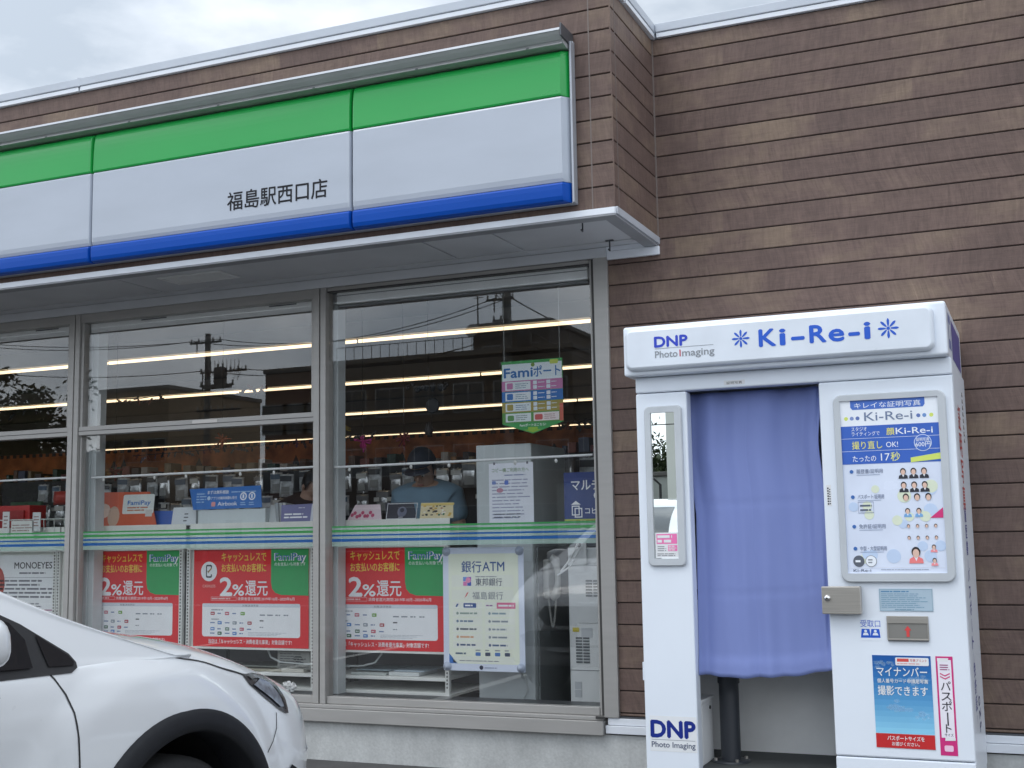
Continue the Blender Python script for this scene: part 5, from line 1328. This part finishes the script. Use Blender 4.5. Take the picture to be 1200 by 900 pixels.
for sd_ in (1, -1):
    nm = 'side_window'
    patch(nm, [(-.470, .973), (-.388, .968), (-.383, .975), (-.393, .992), (-.45, 1.028), (-.485, 1.052)], CGL, .006, side=sd_)
    patch('window_trim', [(-1.9, .985), (-.52, .955), (-.40, .952), (-.374, .962), (-.372, .976), (-.388, .998), (-.52, 1.080), (-.66, 1.145), (-.95, 1.28), (-1.3, 1.40), (-1.9, 1.43)], BLACKP, .0025, side=sd_)
    patch('side_window', [(-1.12, .995), (-.525, .975), (-.525, 1.040), (-.56, 1.083), (-.66, 1.125), (-.95, 1.258), (-1.12, 1.325)], CGL, .009, side=sd_)
    patch('side_window', [(-1.86, 1.0), (-1.20, .995), (-1.20, 1.345), (-1.35, 1.385), (-1.86, 1.405)], CGL, .009, side=sd_)
    patch('rear_side_window', [(-2.75, 1.05), (-1.94, 1.01), (-1.94, 1.40), (-2.4, 1.39), (-2.75, 1.28)], CGL, .009, side=sd_)
    seam('door_gap', [(-.475, .962), (-.500, .952) if False else (-.462, .945), (-.437, .905), (-.425, .86), (-.418, .74), (-.415, .62), (-.43, .42), (-.455, .34)], side=sd_)
    seam('door_gap', [(-1.55, .965), (-1.56, .7), (-1.56, .34)], side=sd_); seam('door_gap', [(-2.35, .97), (-2.28, .80), (-2.05, .60), (-2.0, .34)], side=sd_)
    seam('bumper_gap', [(.495, .735), (.485, .69), (.455, .655), (.405, .63)], .004, side=sd_)
    # bonnet shut line runs along the top of the wing, from the lamp back to the pillar
    seam('bonnet_gap', [(.835*sd_, .43), (.850*sd_, .34), (.858*sd_, .20), (.858*sd_, .05), (.850*sd_, -.05), (.83*sd_, -.14)], .004, axis='z')
    # lamp
    outl = [(.335, .868), (.42, .862), (.505, .845), (.555, .815), (.580, .765), (.578, .722), (.555, .725), (.515, .742), (.43, .790), (.355, .838)]
    lamp = patch('headlamp', outl, pm('lamp_black', (.03, .03, .034), .25, coat=1), .004, side=sd_, maxe=.02)
    patch('lens', [(.375, .832), (.44, .842), (.495, .822), (.53, .785), (.545, .745), (.52, .748), (.46, .785), (.40, .818)], pm('lamp_lens', (.30, .34, .40), .08, .3, .3, 40, coat=1, spec=.9), .008, side=sd_, parent=lamp, maxe=.02)
    patch('chrome_strip', [(.36, .860), (.42, .855), (.50, .836), (.545, .805), (.568, .76), (.572, .735), (.563, .735), (.556, .765), (.534, .798), (.492, .826), (.42, .846), (.375, .848)], pm('lamp_chrome', (.40, .41, .42), .18, .9), .0075, side=sd_, parent=lamp, maxe=.02)
    # mirror
    mm_ = MB(); xo = CX+sd_*1.005
    b = bmesh.new(); bmesh.ops.create_cube(b, size=1); bmesh.ops.subdivide_edges(b, edges=b.edges[:], cuts=5, use_grid_fill=True)
    for v in b.verts:
        c_ = v.co*2; n_ = Vector((c_.x, c_.y, c_.z)); l4 = (abs(n_.x)**3.2+abs(n_.y)**3.2+abs(n_.z)**3.2)**(1/3.2); n_ = n_/l4
        v.co = Vector((xo+n_.x*.105, CY-.875+n_.y*.062*(1.0-.15*n_.z), 1.068+n_.z*.066*(1-.12*sd_*n_.x)))
    mm_.bm(b, PAINT, True); mo = mm_.build('mirror', car)
    mm_ = MB(); mm_.prism([(CY-.93, 1.0), (CY-.82, 1.0), (CY-.80, .985), (CY-.79, .945), (CY-.83, .925), (CY-.93, .94)], min(CX+sd_*.86, CX+sd_*1.03), max(CX+sd_*.86, CX+sd_*1.03), BLACKP); mm_.build('mirror_foot', car)
    mm_ = MB(); mm_.box(min(xo-.085, xo+.085), max(xo-.085, xo+.085), CY-.940, CY-.9365, 1.015, 1.12, pm('car_mirror_face', (.6, .62, .64), .03, 1)); mm_.build('mirror_face', mo)
    mm_ = MB(); mm_.box(min(CX+sd_*.905, CX+sd_*.925), max(CX+sd_*.905, CX+sd_*.925), CY-1.48, CY-1.28, .80, .83, PAINT, .006); mm_.build('door_handle', car)
    # wheel arch cladding, sill cladding
    for ay in (0, -2.67):
        m = MB(); n = 64; a0, a1 = math.radians(-32), math.radians(212)
        rows = []
        for i in range(n+1):
            a = a0+(a1-a0)*i/n; ca, sa = math.cos(a), math.sin(a)
            ro = .456+.008*abs(math.sin(2*a)); pr_ = []
            for r, dx in ((.398, -.10), (.398, .012), (.404, .020), (.425, .022), (ro-.012, .016), (ro, .008), (ro+.002, -.012)):
                y = r*ca; z = .352+r*sa
                h = hit(Vector((CX+sd_*2, CY+ay+.475*ca, max(.27, .352+.475*sa))), Vector((-sd_, 0, 0)))
                bx_ = abs(h[0].x-CX) if h else .88
                pr_.append((CX+sd_*(bx_+dx), CY+ay+y, z))
            rows.append(pr_)
        k = 7; vs = sum(rows, []); m.add(vs, [(i*k+j, i*k+j+1, (i+1)*k+j+1, (i+1)*k+j) for i in range(n) for j in range(k-1)], CLAD, True)
        m.build('wheel_arch', car)
    m = MB(); m.box(min(CX+sd_*.84, CX+sd_*.915), max(CX+sd_*.84, CX+sd_*.915), CY-2.24, CY-.43, .235, .345, CLAD, .015); m.build('sill_cladding', car)
    for ay in (0, -2.67):
        m = MB(); o_ = (CX+sd_*.765, CY+ay, .342); ax = (sd_, 0, 0)
        m.lathe([(.21, -.10), (.325, -.105), (.338, -.085), (.342, -.03), (.342, .05), (.338, .09), (.322, .112), (.235, .108), (.222, .095), (.222, .02)], o_, ax, TYRE, 48)
        wh = m.build('wheel', car)
        m = MB(); m.lathe([(.222, -.09), (.222, .098), (.208, .098), (.200, .03), (.05, .03), (.045, .075), (.0, .078)], o_, ax, GREYD, 40)
        for i in range(5):
            a = i*2*math.pi/5
            for s_ in (-.10, .10):
                c, q = math.cos(a+s_*.6), math.sin(a+s_*.6); c2, q2 = math.cos(a+s_*2.1), math.sin(a+s_*2.1)
                m.tube([(o_[0]+sd_*.078, o_[1]+.04*c, o_[2]+.04*q), (o_[0]+sd_*.085, o_[1]+.21*c2, o_[2]+.21*q2)], .017, RIM, 6)
        m.build('rim', wh)
    for ay in (0, -2.67):
        m = MB(); n = 32; rows = []
        for i in range(n+1):
            a = math.radians(-25+230*i/n); rows.append([(CX+sd_*.50, CY+ay+.400*math.cos(a), .352+.400*math.sin(a)), (CX+sd_*.875, CY+ay+.400*math.cos(a), .352+.400*math.sin(a))])
        m.add(sum(rows, []), [(2*i, 2*i+1, 2*i+3, 2*i+2) for i in range(n)]+[], BLACKP, True); m.add([r[0] for r in rows], [tuple(range(n+1))], BLACKP); m.build('wheel_liner', car)
patch('windscreen', [(-.70, 1.06), (.70, 1.06), (.62, 1.28), (.53, 1.46), (-.53, 1.46), (-.62, 1.28)], CGL, .004, axis='y', maxe=.06)
patch('rear_window', [(-.60, 1.10), (.60, 1.10), (.52, 1.40), (-.52, 1.40)], CGL, .004, side=-1, axis='y', maxe=.06)
patch('grille', [(-.42, .58), (.42, .58), (.50, .66), (.45, .72), (-.45, .72), (-.50, .66)], BLACKP, .006, axis='y', maxe=.05)
patch('lower_bumper', [(-.60, .42), (.60, .42), (.66, .50), (.55, .54), (-.55, .54), (-.66, .50)], CLAD, .006, axis='y', maxe=.05)
for sd_ in (1, -1): patch('fog_lamp_recess', [(.46, .30), (.66, .33), (.70, .45), (.62, .545), (.575, .565), (.52, .50), (.47, .40)], CLAD, .004, side=sd_, maxe=.03)
for x in (-1, 1): patch('tail_lamp', [(-3.56, .90), (-3.32, .93), (-3.24, .88), (-3.45, .80), (-3.56, .82)], pm('tail_red', (.35, .01, .012), .15, coat=1), .004, side=x)
m = MB(); m.box(CX-.165, CX+.165, CY+.935, CY+.945, .44, .605, ink(235, 235, 232), .003); m.build('number_plate', car)

# ---------------------------------------------------------------- across the street: seen in the shop glass and in the booth mirror
BR = pm('far_brown_wall', (.085, .068, .058), .85, 0, .15, .6); BR2 = pm('far_tan_wall', (.23, .175, .12), .85, 0, .1, .5); GW = pm('far_grey_wall', (.30, .31, .31), .85, 0, .1, .5); DW = pm('far_window', (.03, .035, .04), .15); CRW = pm('far_cream_wall', (.86, .87, .80), .8, 0, .05, .6)
def block(name, x0, x1, y0, y1, h, mt, label, wins=(), rail=False, para=.25):
    """A building: yf is the street face (towards +Y); window grid (cols, rows, w, h, z0)."""
    t = root(name, label, 'building', ((x0+x1)/2, (y0+y1)/2, 0)); m = MB()
    m.box(x0, x1, y0, y1, 0, h, mt, .03); m.build('wall', t)
    m = MB(); m.box(x0-.08, x1+.08, y0-.08, y1+.08, h+.001, h+para, pm('far_parapet', (.12, .115, .11), .8), .02); m.build('parapet', t)
    for (c, r, w_, hh, z0, dz) in wins:
        for i in range(c):
            for j in range(r):
                x = x0+(x1-x0)*(i+.5)/c; z = z0+dz*j
                m = MB(); m.box(x-w_/2-.06, x+w_/2+.06, y1-.05, y1+.03, z-.06, z+hh+.06, GW); f = m.build('window', t)
                m = MB(); m.box(x-w_/2, x-.02, y1+.031, y1+.036, z, z+hh, DW); m.box(x+.02, x+w_/2, y1+.031, y1+.036, z, z+hh, DW); m.build('pane', f)
    if rail:
        m = MB()
        for i in range(int((x1-x0)/.5)+1): m.box(x0+i*.5-.009, x0+i*.5+.009, y1-.3, y1-.26, h+para, h+para+.7, GREYD)
        m.box(x0, x1, y1-.31, y1-.25, h+para+.68, h+para+.71, GREYD); m.build('railing', t)
    return t
block('apartment_building', -30.3, -17.6, -58, -45.6, 9.75, BR, 'long dark brown building across the street with a railed flat roof', [(6, 2, 1.5, 1.3, 4.2, 2.9), (4, 1, 2.2, 2.0, .6, 3)], True)
t = block('rooftop_block', -23.5, -19.4, -56, -47.5, 11.35, pm('far_dark_block', (.07, .062, .058), .85, 0, .15, .6), 'taller dark block rising behind the long brown roof across the street', [(2, 1, .9, .8, 9.6, 1)])
m = MB(); m.tube([(-23.3, -47.7, 11.5), (-23.3, -47.7, 13.1)], .04, GREYD, 6); m.tube([(-23.5, -47.7, 12.95), (-23.0, -47.7, 12.95)], .03, GREYD, 6); m.lathe([(.02, 0), (.35, .10), (.36, .12)], (-23.35, -47.2, 11.2), (0, 1, .3), GW, 16); m.build('antenna', t)
block('low_building', -17.9, -15.1, -48, -45.8, 7.2, pm('far_low_wall', (.075, .07, .065), .85), 'low dark building at the end of the far row across the street', [(2, 1, .9, 1.1, 4.6, 1)])
block('corner_building', -34.1, -30.5, -56, -45.2, 9.55, pm('far_red_brown', (.10, .055, .045), .85, 0, .15, .7), 'red brown building across the street beyond the utility pole', [(3, 2, 1.4, 1.4, 3.6, 2.9)])
block('tan_building', -51.2, -46.0, -62, -52.5, 10.3, BR2, 'tan flat roofed block across the street between tree and utility pole', [(3, 2, 1.3, 1.3, 3.2, 2.8)], False)
block('grey_building', -45.8, -34.6, -66, -55, 4.2, GW, 'pale grey low building between the tan and red brown ones', [(2, 1, 1.2, 1.2, 1.2, 2.8)])
block('cream_building', -5.80, 3.5, -30, -21.4, 4.45, CRW, 'cream walled low building behind the car park seen in the booth mirror', [(4, 1, 1.2, .9, 2.6, 1)], False, .12)
block('stone_shed', -9.6, -5.98, -29, -22.5, 2.55, pm('far_grey_shed', (.34, .355, .34), .9, 0, .2, 2), 'grey shed beside the cream building seen in the booth mirror', [], False, .1)
def pole(x, y, h, r, label, arms, tx=False):
    t = root('utility_pole', label, 'utility pole', (x, y, 0)); PC = pm('pole_concrete', (.16, .16, .155), .85, 0, .1, 2); IR = pm('pole_iron', (.05, .05, .052), .6)
    m = MB(); m.tube([(x, y, 0), (x, y, h)], [r, r*.72], PC, 14); m.build('shaft', t)
    for z, l0, l1 in arms:
        m = MB(); m.box(x-l0, x+l1, y+r-.02, y+r+.06, z-.05, z+.05, IR)
        m.box(x-l0*.6, x-l0*.6+.05, y+r-.02, y+r+.03, z-.6, z-.05, IR)
        n = max(2, int((l0+l1)/.45))
        for i in range(n+1): xx = x-l0+.06+(l0+l1-.12)*i/n; m.lathe([(.035, .05), (.06, .10), (.035, .13), (.06, .17), (.03, .24)], (xx, y+r+.02, z), (0, 0, 1), GW, 8)
        m.build('crossarm', t)
    if tx:
        m = MB(); m.lathe([(.30, 0), (.34, .05), (.34, .80), (.28, .88)], (x+.95, y+.2, h-2.75), (0, 0, 1), IR, 18)
        for k in (-.15, .15): m.lathe([(.05, .88), (.05, 1.08)], (x+.95+k, y+.2, h-2.75), (0, 0, 1), GW, 8)
        m.box(x, x+1.5, y-.05, y+.45, h-2.95, h-2.76, IR); m.build('transformer', t)
        m = MB(); rc = random.Random(4)
        for i in range(9): m.tube([(x+.1+.25*i, y+.2, h-1.5), (x+.18+.25*i, y+.3, h-1.75-.3*rc.random()), (x+.3+.22*i, y+.25, h-2.2-.5*rc.random()), (x+.4+.3*i*.8, y+.2, h-1.9)], .018, IR, 5)
        m.build('jumper_wires', t)
    return t
pole(-37.9, -45.5, 12.0, .20, 'utility pole with transformer reflected in the middle bay', [(11.5, .95, 1.0), (9.9, .3, 2.6), (9.2, .3, 1.8), (7.9, .5, 2.2)], True)
pole(-20.7, -45.3, 12.6, .29, 'thick utility pole reflected in the big pane', [(12.2, .9, .5), (11.2, .6, .25), (9.0, .3, 1.4)], True)
def wire(a, b, sag, label, r=.022, grp='overhead wires across the street'):
    a, b = Vector(a), Vector(b); pts = []
    for i in range(25):
        t = i/24; p = a.lerp(b, t); p.z -= sag*4*t*(1-t); pts.append(p)
    m = MB(); m.tube(pts, r, pm('wire_black', (.03, .03, .032), .6), 5); tag(m.build('overhead_wire', None, a), label, 'overhead wire', grp)
wl = 'thin overhead wire strung between the poles across the street'
for dz, dx, sg in ((0, -.8, 1.0), (0, .9, 1.0), (-1.6, 2.0, .8), (-1.7, .6, .9)): wire((-37.9+dx, -45.2, 11.6+dz), (-20.7+dx*.5, -45.0, 12.3+dz), sg, wl)
for dz, dx in ((0, -.8), (0, .9), (-1.6, .4)): wire((-37.9+dx, -45.2, 11.6+dz), (-62, -44+dx, 14.3+dz), .9, 'overhead wire running off behind the tree')
for dz, dx, e in ((0, .4, (-9, -38, 7.2)), (-1.3, .8, (-9, -38.5, 6.2))): wire((-20.7+dx, -45, 12.2+dz), e, .5, 'overhead wire dropping towards the low building', .03)
for dz in (0, .25): wire((-20.7, -45, 12.2-dz), (-20.0, -1.2-30, 16+dz), .1, 'overhead wire rising steeply from the thick pole', .02)
wire((-9.0, -20.6, 3.62), (-3.0, -20.6, 3.58), .02, 'thin cable in front of the cream building', .012)
wire((-9.0, -20.7, 4.25), (-3.0, -20.7, 4.10), .02, 'higher thin cable in front of the cream building', .012)
m = MB(); m.tube([(-5.90, -21.2, .5), (-5.90, -21.2, 2.3), (-6.05, -21.2, 2.45), (-6.2, -21.2, 2.4)], .03, BLACKP, 8); tag(m.build('drain_pipe', None, (-5.9, -21.2, .5)), 'black pipe bending at its top beside the grey shed', 'pipe')
block('terraced_house', -62.0, -51.5, -64, -53.5, 6.6, pm('far_dark_house', (.06, .055, .05), .85, 0, .15, .6), 'dark two storey house behind the leafy tree across the street', [(3, 2, 1.4, 1.2, 1.2, 2.8)])
block('warehouse', -76.0, -62.5, -66, -55, 7.4, pm('far_dark_shed', (.075, .065, .055), .85, 0, .15, .6), 'dark brown warehouse at the far end of the street', [(4, 1, 1.6, 1.2, 4.0, 2.8)])
# trees
def tree(x, y, h, cr, label, seed):
    rc = random.Random(seed); t = root('street_tree', label, 'tree', (x, y, 0)); BK_ = pm('bark', (.06, .048, .038), .9, 0, .2, 8, bump=.3, bscale=20); LF = pm('leaf', (.040, .060, .026), .6, 0, .35, 1.5); LF2 = pm('leaf_light', (.085, .11, .05), .6, 0, .3, 1.5)
    m = MB(); m.tube([(x, y, 0), (x+.05, y, h*.25), (x-.05, y+.05, h*.5), (x, y, h*.72)], [h*.028, h*.022, h*.014, h*.006], BK_, 10)
    ends = []
    for i in range(9):
        a = i*2.4+rc.random(); z0 = h*rc.uniform(.25, .55); e = Vector((x+math.cos(a)*cr*rc.uniform(.45, .8), y+math.sin(a)*cr*rc.uniform(.45, .8), z0+h*rc.uniform(.15, .36))); m.tube([(x, y, z0), ((x+e.x)/2, (y+e.y)/2, z0+(e.z-z0)*.42), e], [h*.010, h*.007, h*.003], BK_, 6); ends.append(e)
    m.build('trunk', t); m = MB()
    for i in range(240):
        c = Vector((x, y, h*.55))+Vector((rc.gauss(0, .52)*cr, rc.gauss(0, .45)*cr, rc.gauss(0, .20)*h)) if i > 26 else ends[i % 9]+Vector((rc.gauss(0, .4), rc.gauss(0, .4), rc.gauss(0, .4)))
        if c.z > h: c.z = h-rc.random()
        s_ = rc.uniform(.35, .85)
        for j in range(80):
            p = c+Vector((rc.gauss(0, s_*.55), rc.gauss(0, s_*.55), rc.gauss(0, s_*.45))); a = Vector((rc.uniform(-1, 1), rc.uniform(-1, 1), rc.uniform(-1, 1))).normalized(); bb = a.orthogonal().normalized(); l = rc.uniform(.13, .23)*(cr/4.2)**.5; q = l*.42
            m.add([p-a*l, p+bb*q, p+a*l, p-bb*q], [(0, 1, 2, 3)], LF2 if rc.random() < .22 else LF)
    m.build('crown', t)
tree(-48.0, -41.5, 10.0, 4.4, 'leafy tree reflected in the leftmost bay', 3); tree(-55.5, -43.5, 10.6, 4.0, 'leafy tree at the far end of the street beyond another', 5); tree(-7.6, -28.5, 3.5, 1.2, 'small tree behind the grey shed by the cream building', 9)

# ---------------------------------------------------------------- people reading inside the shop
SKIN = pm('skin', (.50, .32, .24), .5, 0, .06, 12); HAIRM = pm('hair_black', (.016, .014, .014), .6, 0, .3, 40); 
def skinned(name, verts, edges, radii, mt, parent, sub=2, rootv=0):
    o0 = Vector(WL[parent.name]); me = bpy.data.meshes.new(name); me.from_pydata([tuple(Vector(v)) for v in verts], edges, []); o = bpy.data.objects.new(name, me); COL.objects.link(o)
    sk = o.modifiers.new('skin', 'SKIN'); sk.use_smooth_shade = True
    for i, r in enumerate(radii):
        sv = me.skin_vertices[0].data[i]; sv.radius = r if isinstance(r, tuple) else (r, r); sv.use_root = (i == rootv)
    ss = o.modifiers.new('sub', 'SUBSURF'); ss.levels = sub; ss.render_levels = sub
    bpy.context.view_layer.update(); nm2 = bpy.data.meshes.new_from_object(o.evaluated_get(bpy.context.evaluated_depsgraph_get())); bpy.data.objects.remove(o)
    nm2.materials.clear(); nm2.materials.append(mt); nm2.polygons.foreach_set('use_smooth', [True]*len(nm2.polygons))
    o = bpy.data.objects.new(name, nm2); COL.objects.link(o); o.parent = parent; WL[o.name] = tuple(o0); return o
def person(x, y, z0, h, label, shirt, trousers, tilt, turn, cap, pack_=None):
    """Standing reader: faces the glass (-y), head bowed by tilt, turned about z by turn; both hands hold a magazine."""
    t = root('person', label, 'person', (x, y, z0)); s = h/1.72
    t.rotation_euler = (0, 0, turn)
    V = lambda a, b, c: (a*s, b*s, c*s)
    hc = Vector(V(0, -.075, 1.545)); fwd = Vector((0, -math.cos(tilt), -math.sin(tilt))); upv = Vector((0, -math.sin(tilt), math.cos(tilt)))
    vs = [V(0, 0, .94), V(0, .015, 1.12), V(0, .01, 1.30), V(0, 0, 1.41), V(0, -.03, 1.465)]; ed = [(0, 1), (1, 2), (2, 3), (3, 4)]; rd = [(.155, .11), (.14, .105), (.165, .115), (.13, .085), (.058, .06)]
    def add(p, q, r): vs.append(p); ed.append((q, len(vs)-1)); rd.append(r); return len(vs)-1
    chin = hc-upv*.06*s; k = add(tuple(chin), 4, (.066, .075)); k = add(tuple(hc+upv*.02*s), k, (.078, .094)); add(tuple(hc+upv*.085*s), k, (.064, .076))
    for q in (-1, 1):
        a = add(V(.175*q, .0, 1.375), 3, .062); a = add(V(.235*q, .02, 1.12), a, .046); a = add(V(.15*q, -.20, 1.06), a, .038); a = add(V(.10*q, -.27, 1.10), a, .030); a = add(V(.088*q, -.315, 1.125), a, (.040, .020))
        for f, (dx, dy, dz) in enumerate(((-.030, -.055, .030), (-.012, -.066, .030), (.006, -.062, .026), (.022, -.052, .020))):
            f1 = add(V((.088+dx*.5)*q, -.315+dy*.55, 1.125+dz*.6), a, .0095); add(V((.088+dx-.01)*q, -.315+dy, 1.125+dz), f1, .008)
        th = add(V(.060*q, -.325, 1.15), a, .011); add(V(.050*q, -.355, 1.175), th, .009)
        b = add(V(.095*q, 0, .86), 0, .088); b = add(V(.105*q, -.01, .48), b, .060); b = add(V(.108*q, .02, .10), b, .040); b = add(V(.11*q, -.06, .035), b, (.042, .03)); add(V(.115*q, -.16, .028), b, (.038, .024))
    bd = skinned('body', vs, ed, [(a*s, c*s) if isinstance(a, float) and isinstance(c, float) else a for a, c in [(r if isinstance(r, tuple) else (r, r)) for r in rd]], SKIN, t)
    # face
    def at(f, u_, r): side = fwd.cross(upv); return hc+fwd*f*s+upv*u_*s+side*r*s
    base = Vector(t.location)
    def bump_(name, c, rx, ry, rz, mt):
        m = MB(); b = bmesh.new(); bmesh.ops.create_uvsphere(b, u_segments=12, v_segments=8, radius=1)
        side = fwd.cross(upv); Mx = Matrix((side, fwd, upv)).transposed()
        for v in b.verts: v.co = base+c+Mx @ Vector((v.co.x*rx*s, v.co.y*ry*s, v.co.z*rz*s))
        m.bm(b, mt, True); return m
    m = MB()
    for q in (-1, 1):
        e = bump_('', at(.083, .005, .031*q), .013, .008, .007, ink(225, 222, 218)); o_ = len(m.v); m.v += e.v; m.f += [tuple(i+o_ for i in f) for f in e.f]; k = m.mi(e.mats[0]); m.fm += [k]*len(e.f); m.sm += e.sm
        e = bump_('', at(.089, .005, .031*q), .006, .004, .006, BLACKP); o_ = len(m.v); m.v += e.v; m.f += [tuple(i+o_ for i in f) for f in e.f]; k = m.mi(e.mats[0]); m.fm += [k]*len(e.f); m.sm += e.sm
    m.build('eyes', t)
    bump_('', at(.094, -.022, 0), .014, .020, .020, SKIN).build('nose', t); bump_('', at(.082, -.062, 0), .024, .008, .006, pm('lips', (.30, .12, .10), .5)).build('mouth', t)
    for q in (-1, 1): bump_('', at(-.005, -.008, .080*q), .010, .018, .028, SKIN).build('ear', t)
    # hair shell
    m = MB(); b = bmesh.new(); bmesh.ops.create_uvsphere(b, u_segments=20, v_segments=14, radius=1); side = fwd.cross(upv); Mx = Matrix((side, fwd, upv)).transposed()
    for v in [v for v in b.verts if v.co.y > .45 and v.co.z < .42 or v.co.z < -.62]: b.verts.remove(v)
    for v in b.verts: v.co = base+hc+upv*.028*s+Mx @ Vector((v.co.x*.089*s, v.co.y*.104*s-.006, v.co.z*.105*s))
    m.bm(b, HAIRM, True); m.build('hair', t)
    if cap:
        m = MB(); b = bmesh.new(); bmesh.ops.create_uvsphere(b, u_segments=24, v_segments=16, radius=1)
        for v in [v for v in b.verts if v.co.z < .12]: b.verts.remove(v)
        for v in b.verts: v.co = base+hc+upv*.042*s+Mx @ Vector((v.co.x*.100*s, v.co.y*.116*s-.004, v.co.z*.128*s))
        m.bm(b, pm('cap_navy', (.016, .020, .036), .7), True)
        vs2 = []
        for i in range(13):
            a = math.radians(-48+96*i/12)
            for r in (.100, .135+.03*math.cos(a)): vs2.append(base+hc+upv*(.058-.25*max(0, r-.105))*s+Mx @ Vector((r*math.sin(a)*s*.86, r*math.cos(a)*s, 0)))
        m.add(vs2, [(2*i, 2*i+1, 2*i+3, 2*i+2) for i in range(12)], MATS['cap_navy'], True); cp = m.build('cap', t); cp.modifiers.new('t', 'SOLIDIFY').thickness = .004
    # clothing
    vs3 = [V(0, 0, .90), V(0, .015, 1.12), V(0, .01, 1.30), V(0, -.003, 1.428), V(0, -.022, 1.468)]; e3 = [(0, 1), (1, 2), (2, 3), (3, 4)]; r3 = [(.19, .145), (.178, .14), (.205, .155), (.195, .145), (.098, .094)]
    for q in (-1, 1):
        n = len(vs3); vs3 += [V(.178*q, .0, 1.372), V(.218*q, .012, 1.20)]; e3 += [(3, n), (n, n+1)]; r3 += [(.098, .098), (.078, .078)]
        if not cap: vs3 += [V(.235*q, .02, 1.12), V(.15*q, -.20, 1.06)]; e3 += [(n+1, n+2), (n+2, n+3)]; r3 += [(.062, .062), (.052, .052)]
    skinned('shirt', vs3, e3, [(a*s, c*s) for a, c in r3], shirt, t)
    m = MB(); pts = [base+Vector(V(.075*math.sin(a), -.022-.07*math.cos(a), 1.432+.02*math.cos(a+3.14))) for a in [i*2*math.pi/20 for i in range(21)]]; m.tube(pts, .021*s, shirt, 8, cap=False); m.build('collar', t)
    vs4 = [V(0, 0, .95)]; e4 = []; r4 = [(.168, .125)]
    for q in (-1, 1):
        n = len(vs4); vs4 += [V(.095*q, 0, .84), V(.105*q, -.01, .48), V(.108*q, .018, .10)]; e4 += [(0, n), (n, n+1), (n+1, n+2)]; r4 += [(.105, .105), (.078, .078), (.066, .066)]
    skinned('trousers', vs4, e4, [(a*s, c*s) for a, c in r4], trousers, t)
    if pack_:
        m = MB(); p = base+Vector(V(0, .19, 1.18)); m.box(p.x-.15, p.x+.15, p.y-.08, p.y+.09, p.z-.24, p.z+.22, pack_, .05, 4); m.build('backpack', t)
    return t
def open_magazine(x, y, z, turn, lb):
    m = MB(); R = Matrix.Translation((x, y, z)) @ Matrix.Rotation(turn, 4, 'Z') @ Matrix.Rotation(math.radians(38), 4, 'X')
    for q in (-1, 1): m.box(min(0, .2*q), max(0, .2*q), -.13, .13, -.004, .004, ink(206, 200, 190), mtx=R @ Matrix.Rotation(.2*q*-1, 4, 'Y')); 
    tag(m.build('open_magazine', None, (x, y, z)), lb, 'magazine')
SHB = pm('shirt_blue', (.20, .33, .44), .85, 0, .08, 9); TRD = pm('trousers_dark', (.03, .032, .04), .85)
person(-1.985, 1.86, .15, 1.73, 'man in a blue shirt and dark cap reading with head bowed behind the big pane', SHB, TRD, math.radians(27), math.radians(4), True)
person(-3.06, 2.05, .15, 1.66, 'dark haired person in dark clothes with a backpack bowed behind the middle bay', pm('jacket_dark', (.026, .026, .03), .85, 0, .1, 9), TRD, math.radians(44), math.radians(70), False, pm('pack_navy', (.018, .02, .035), .7))
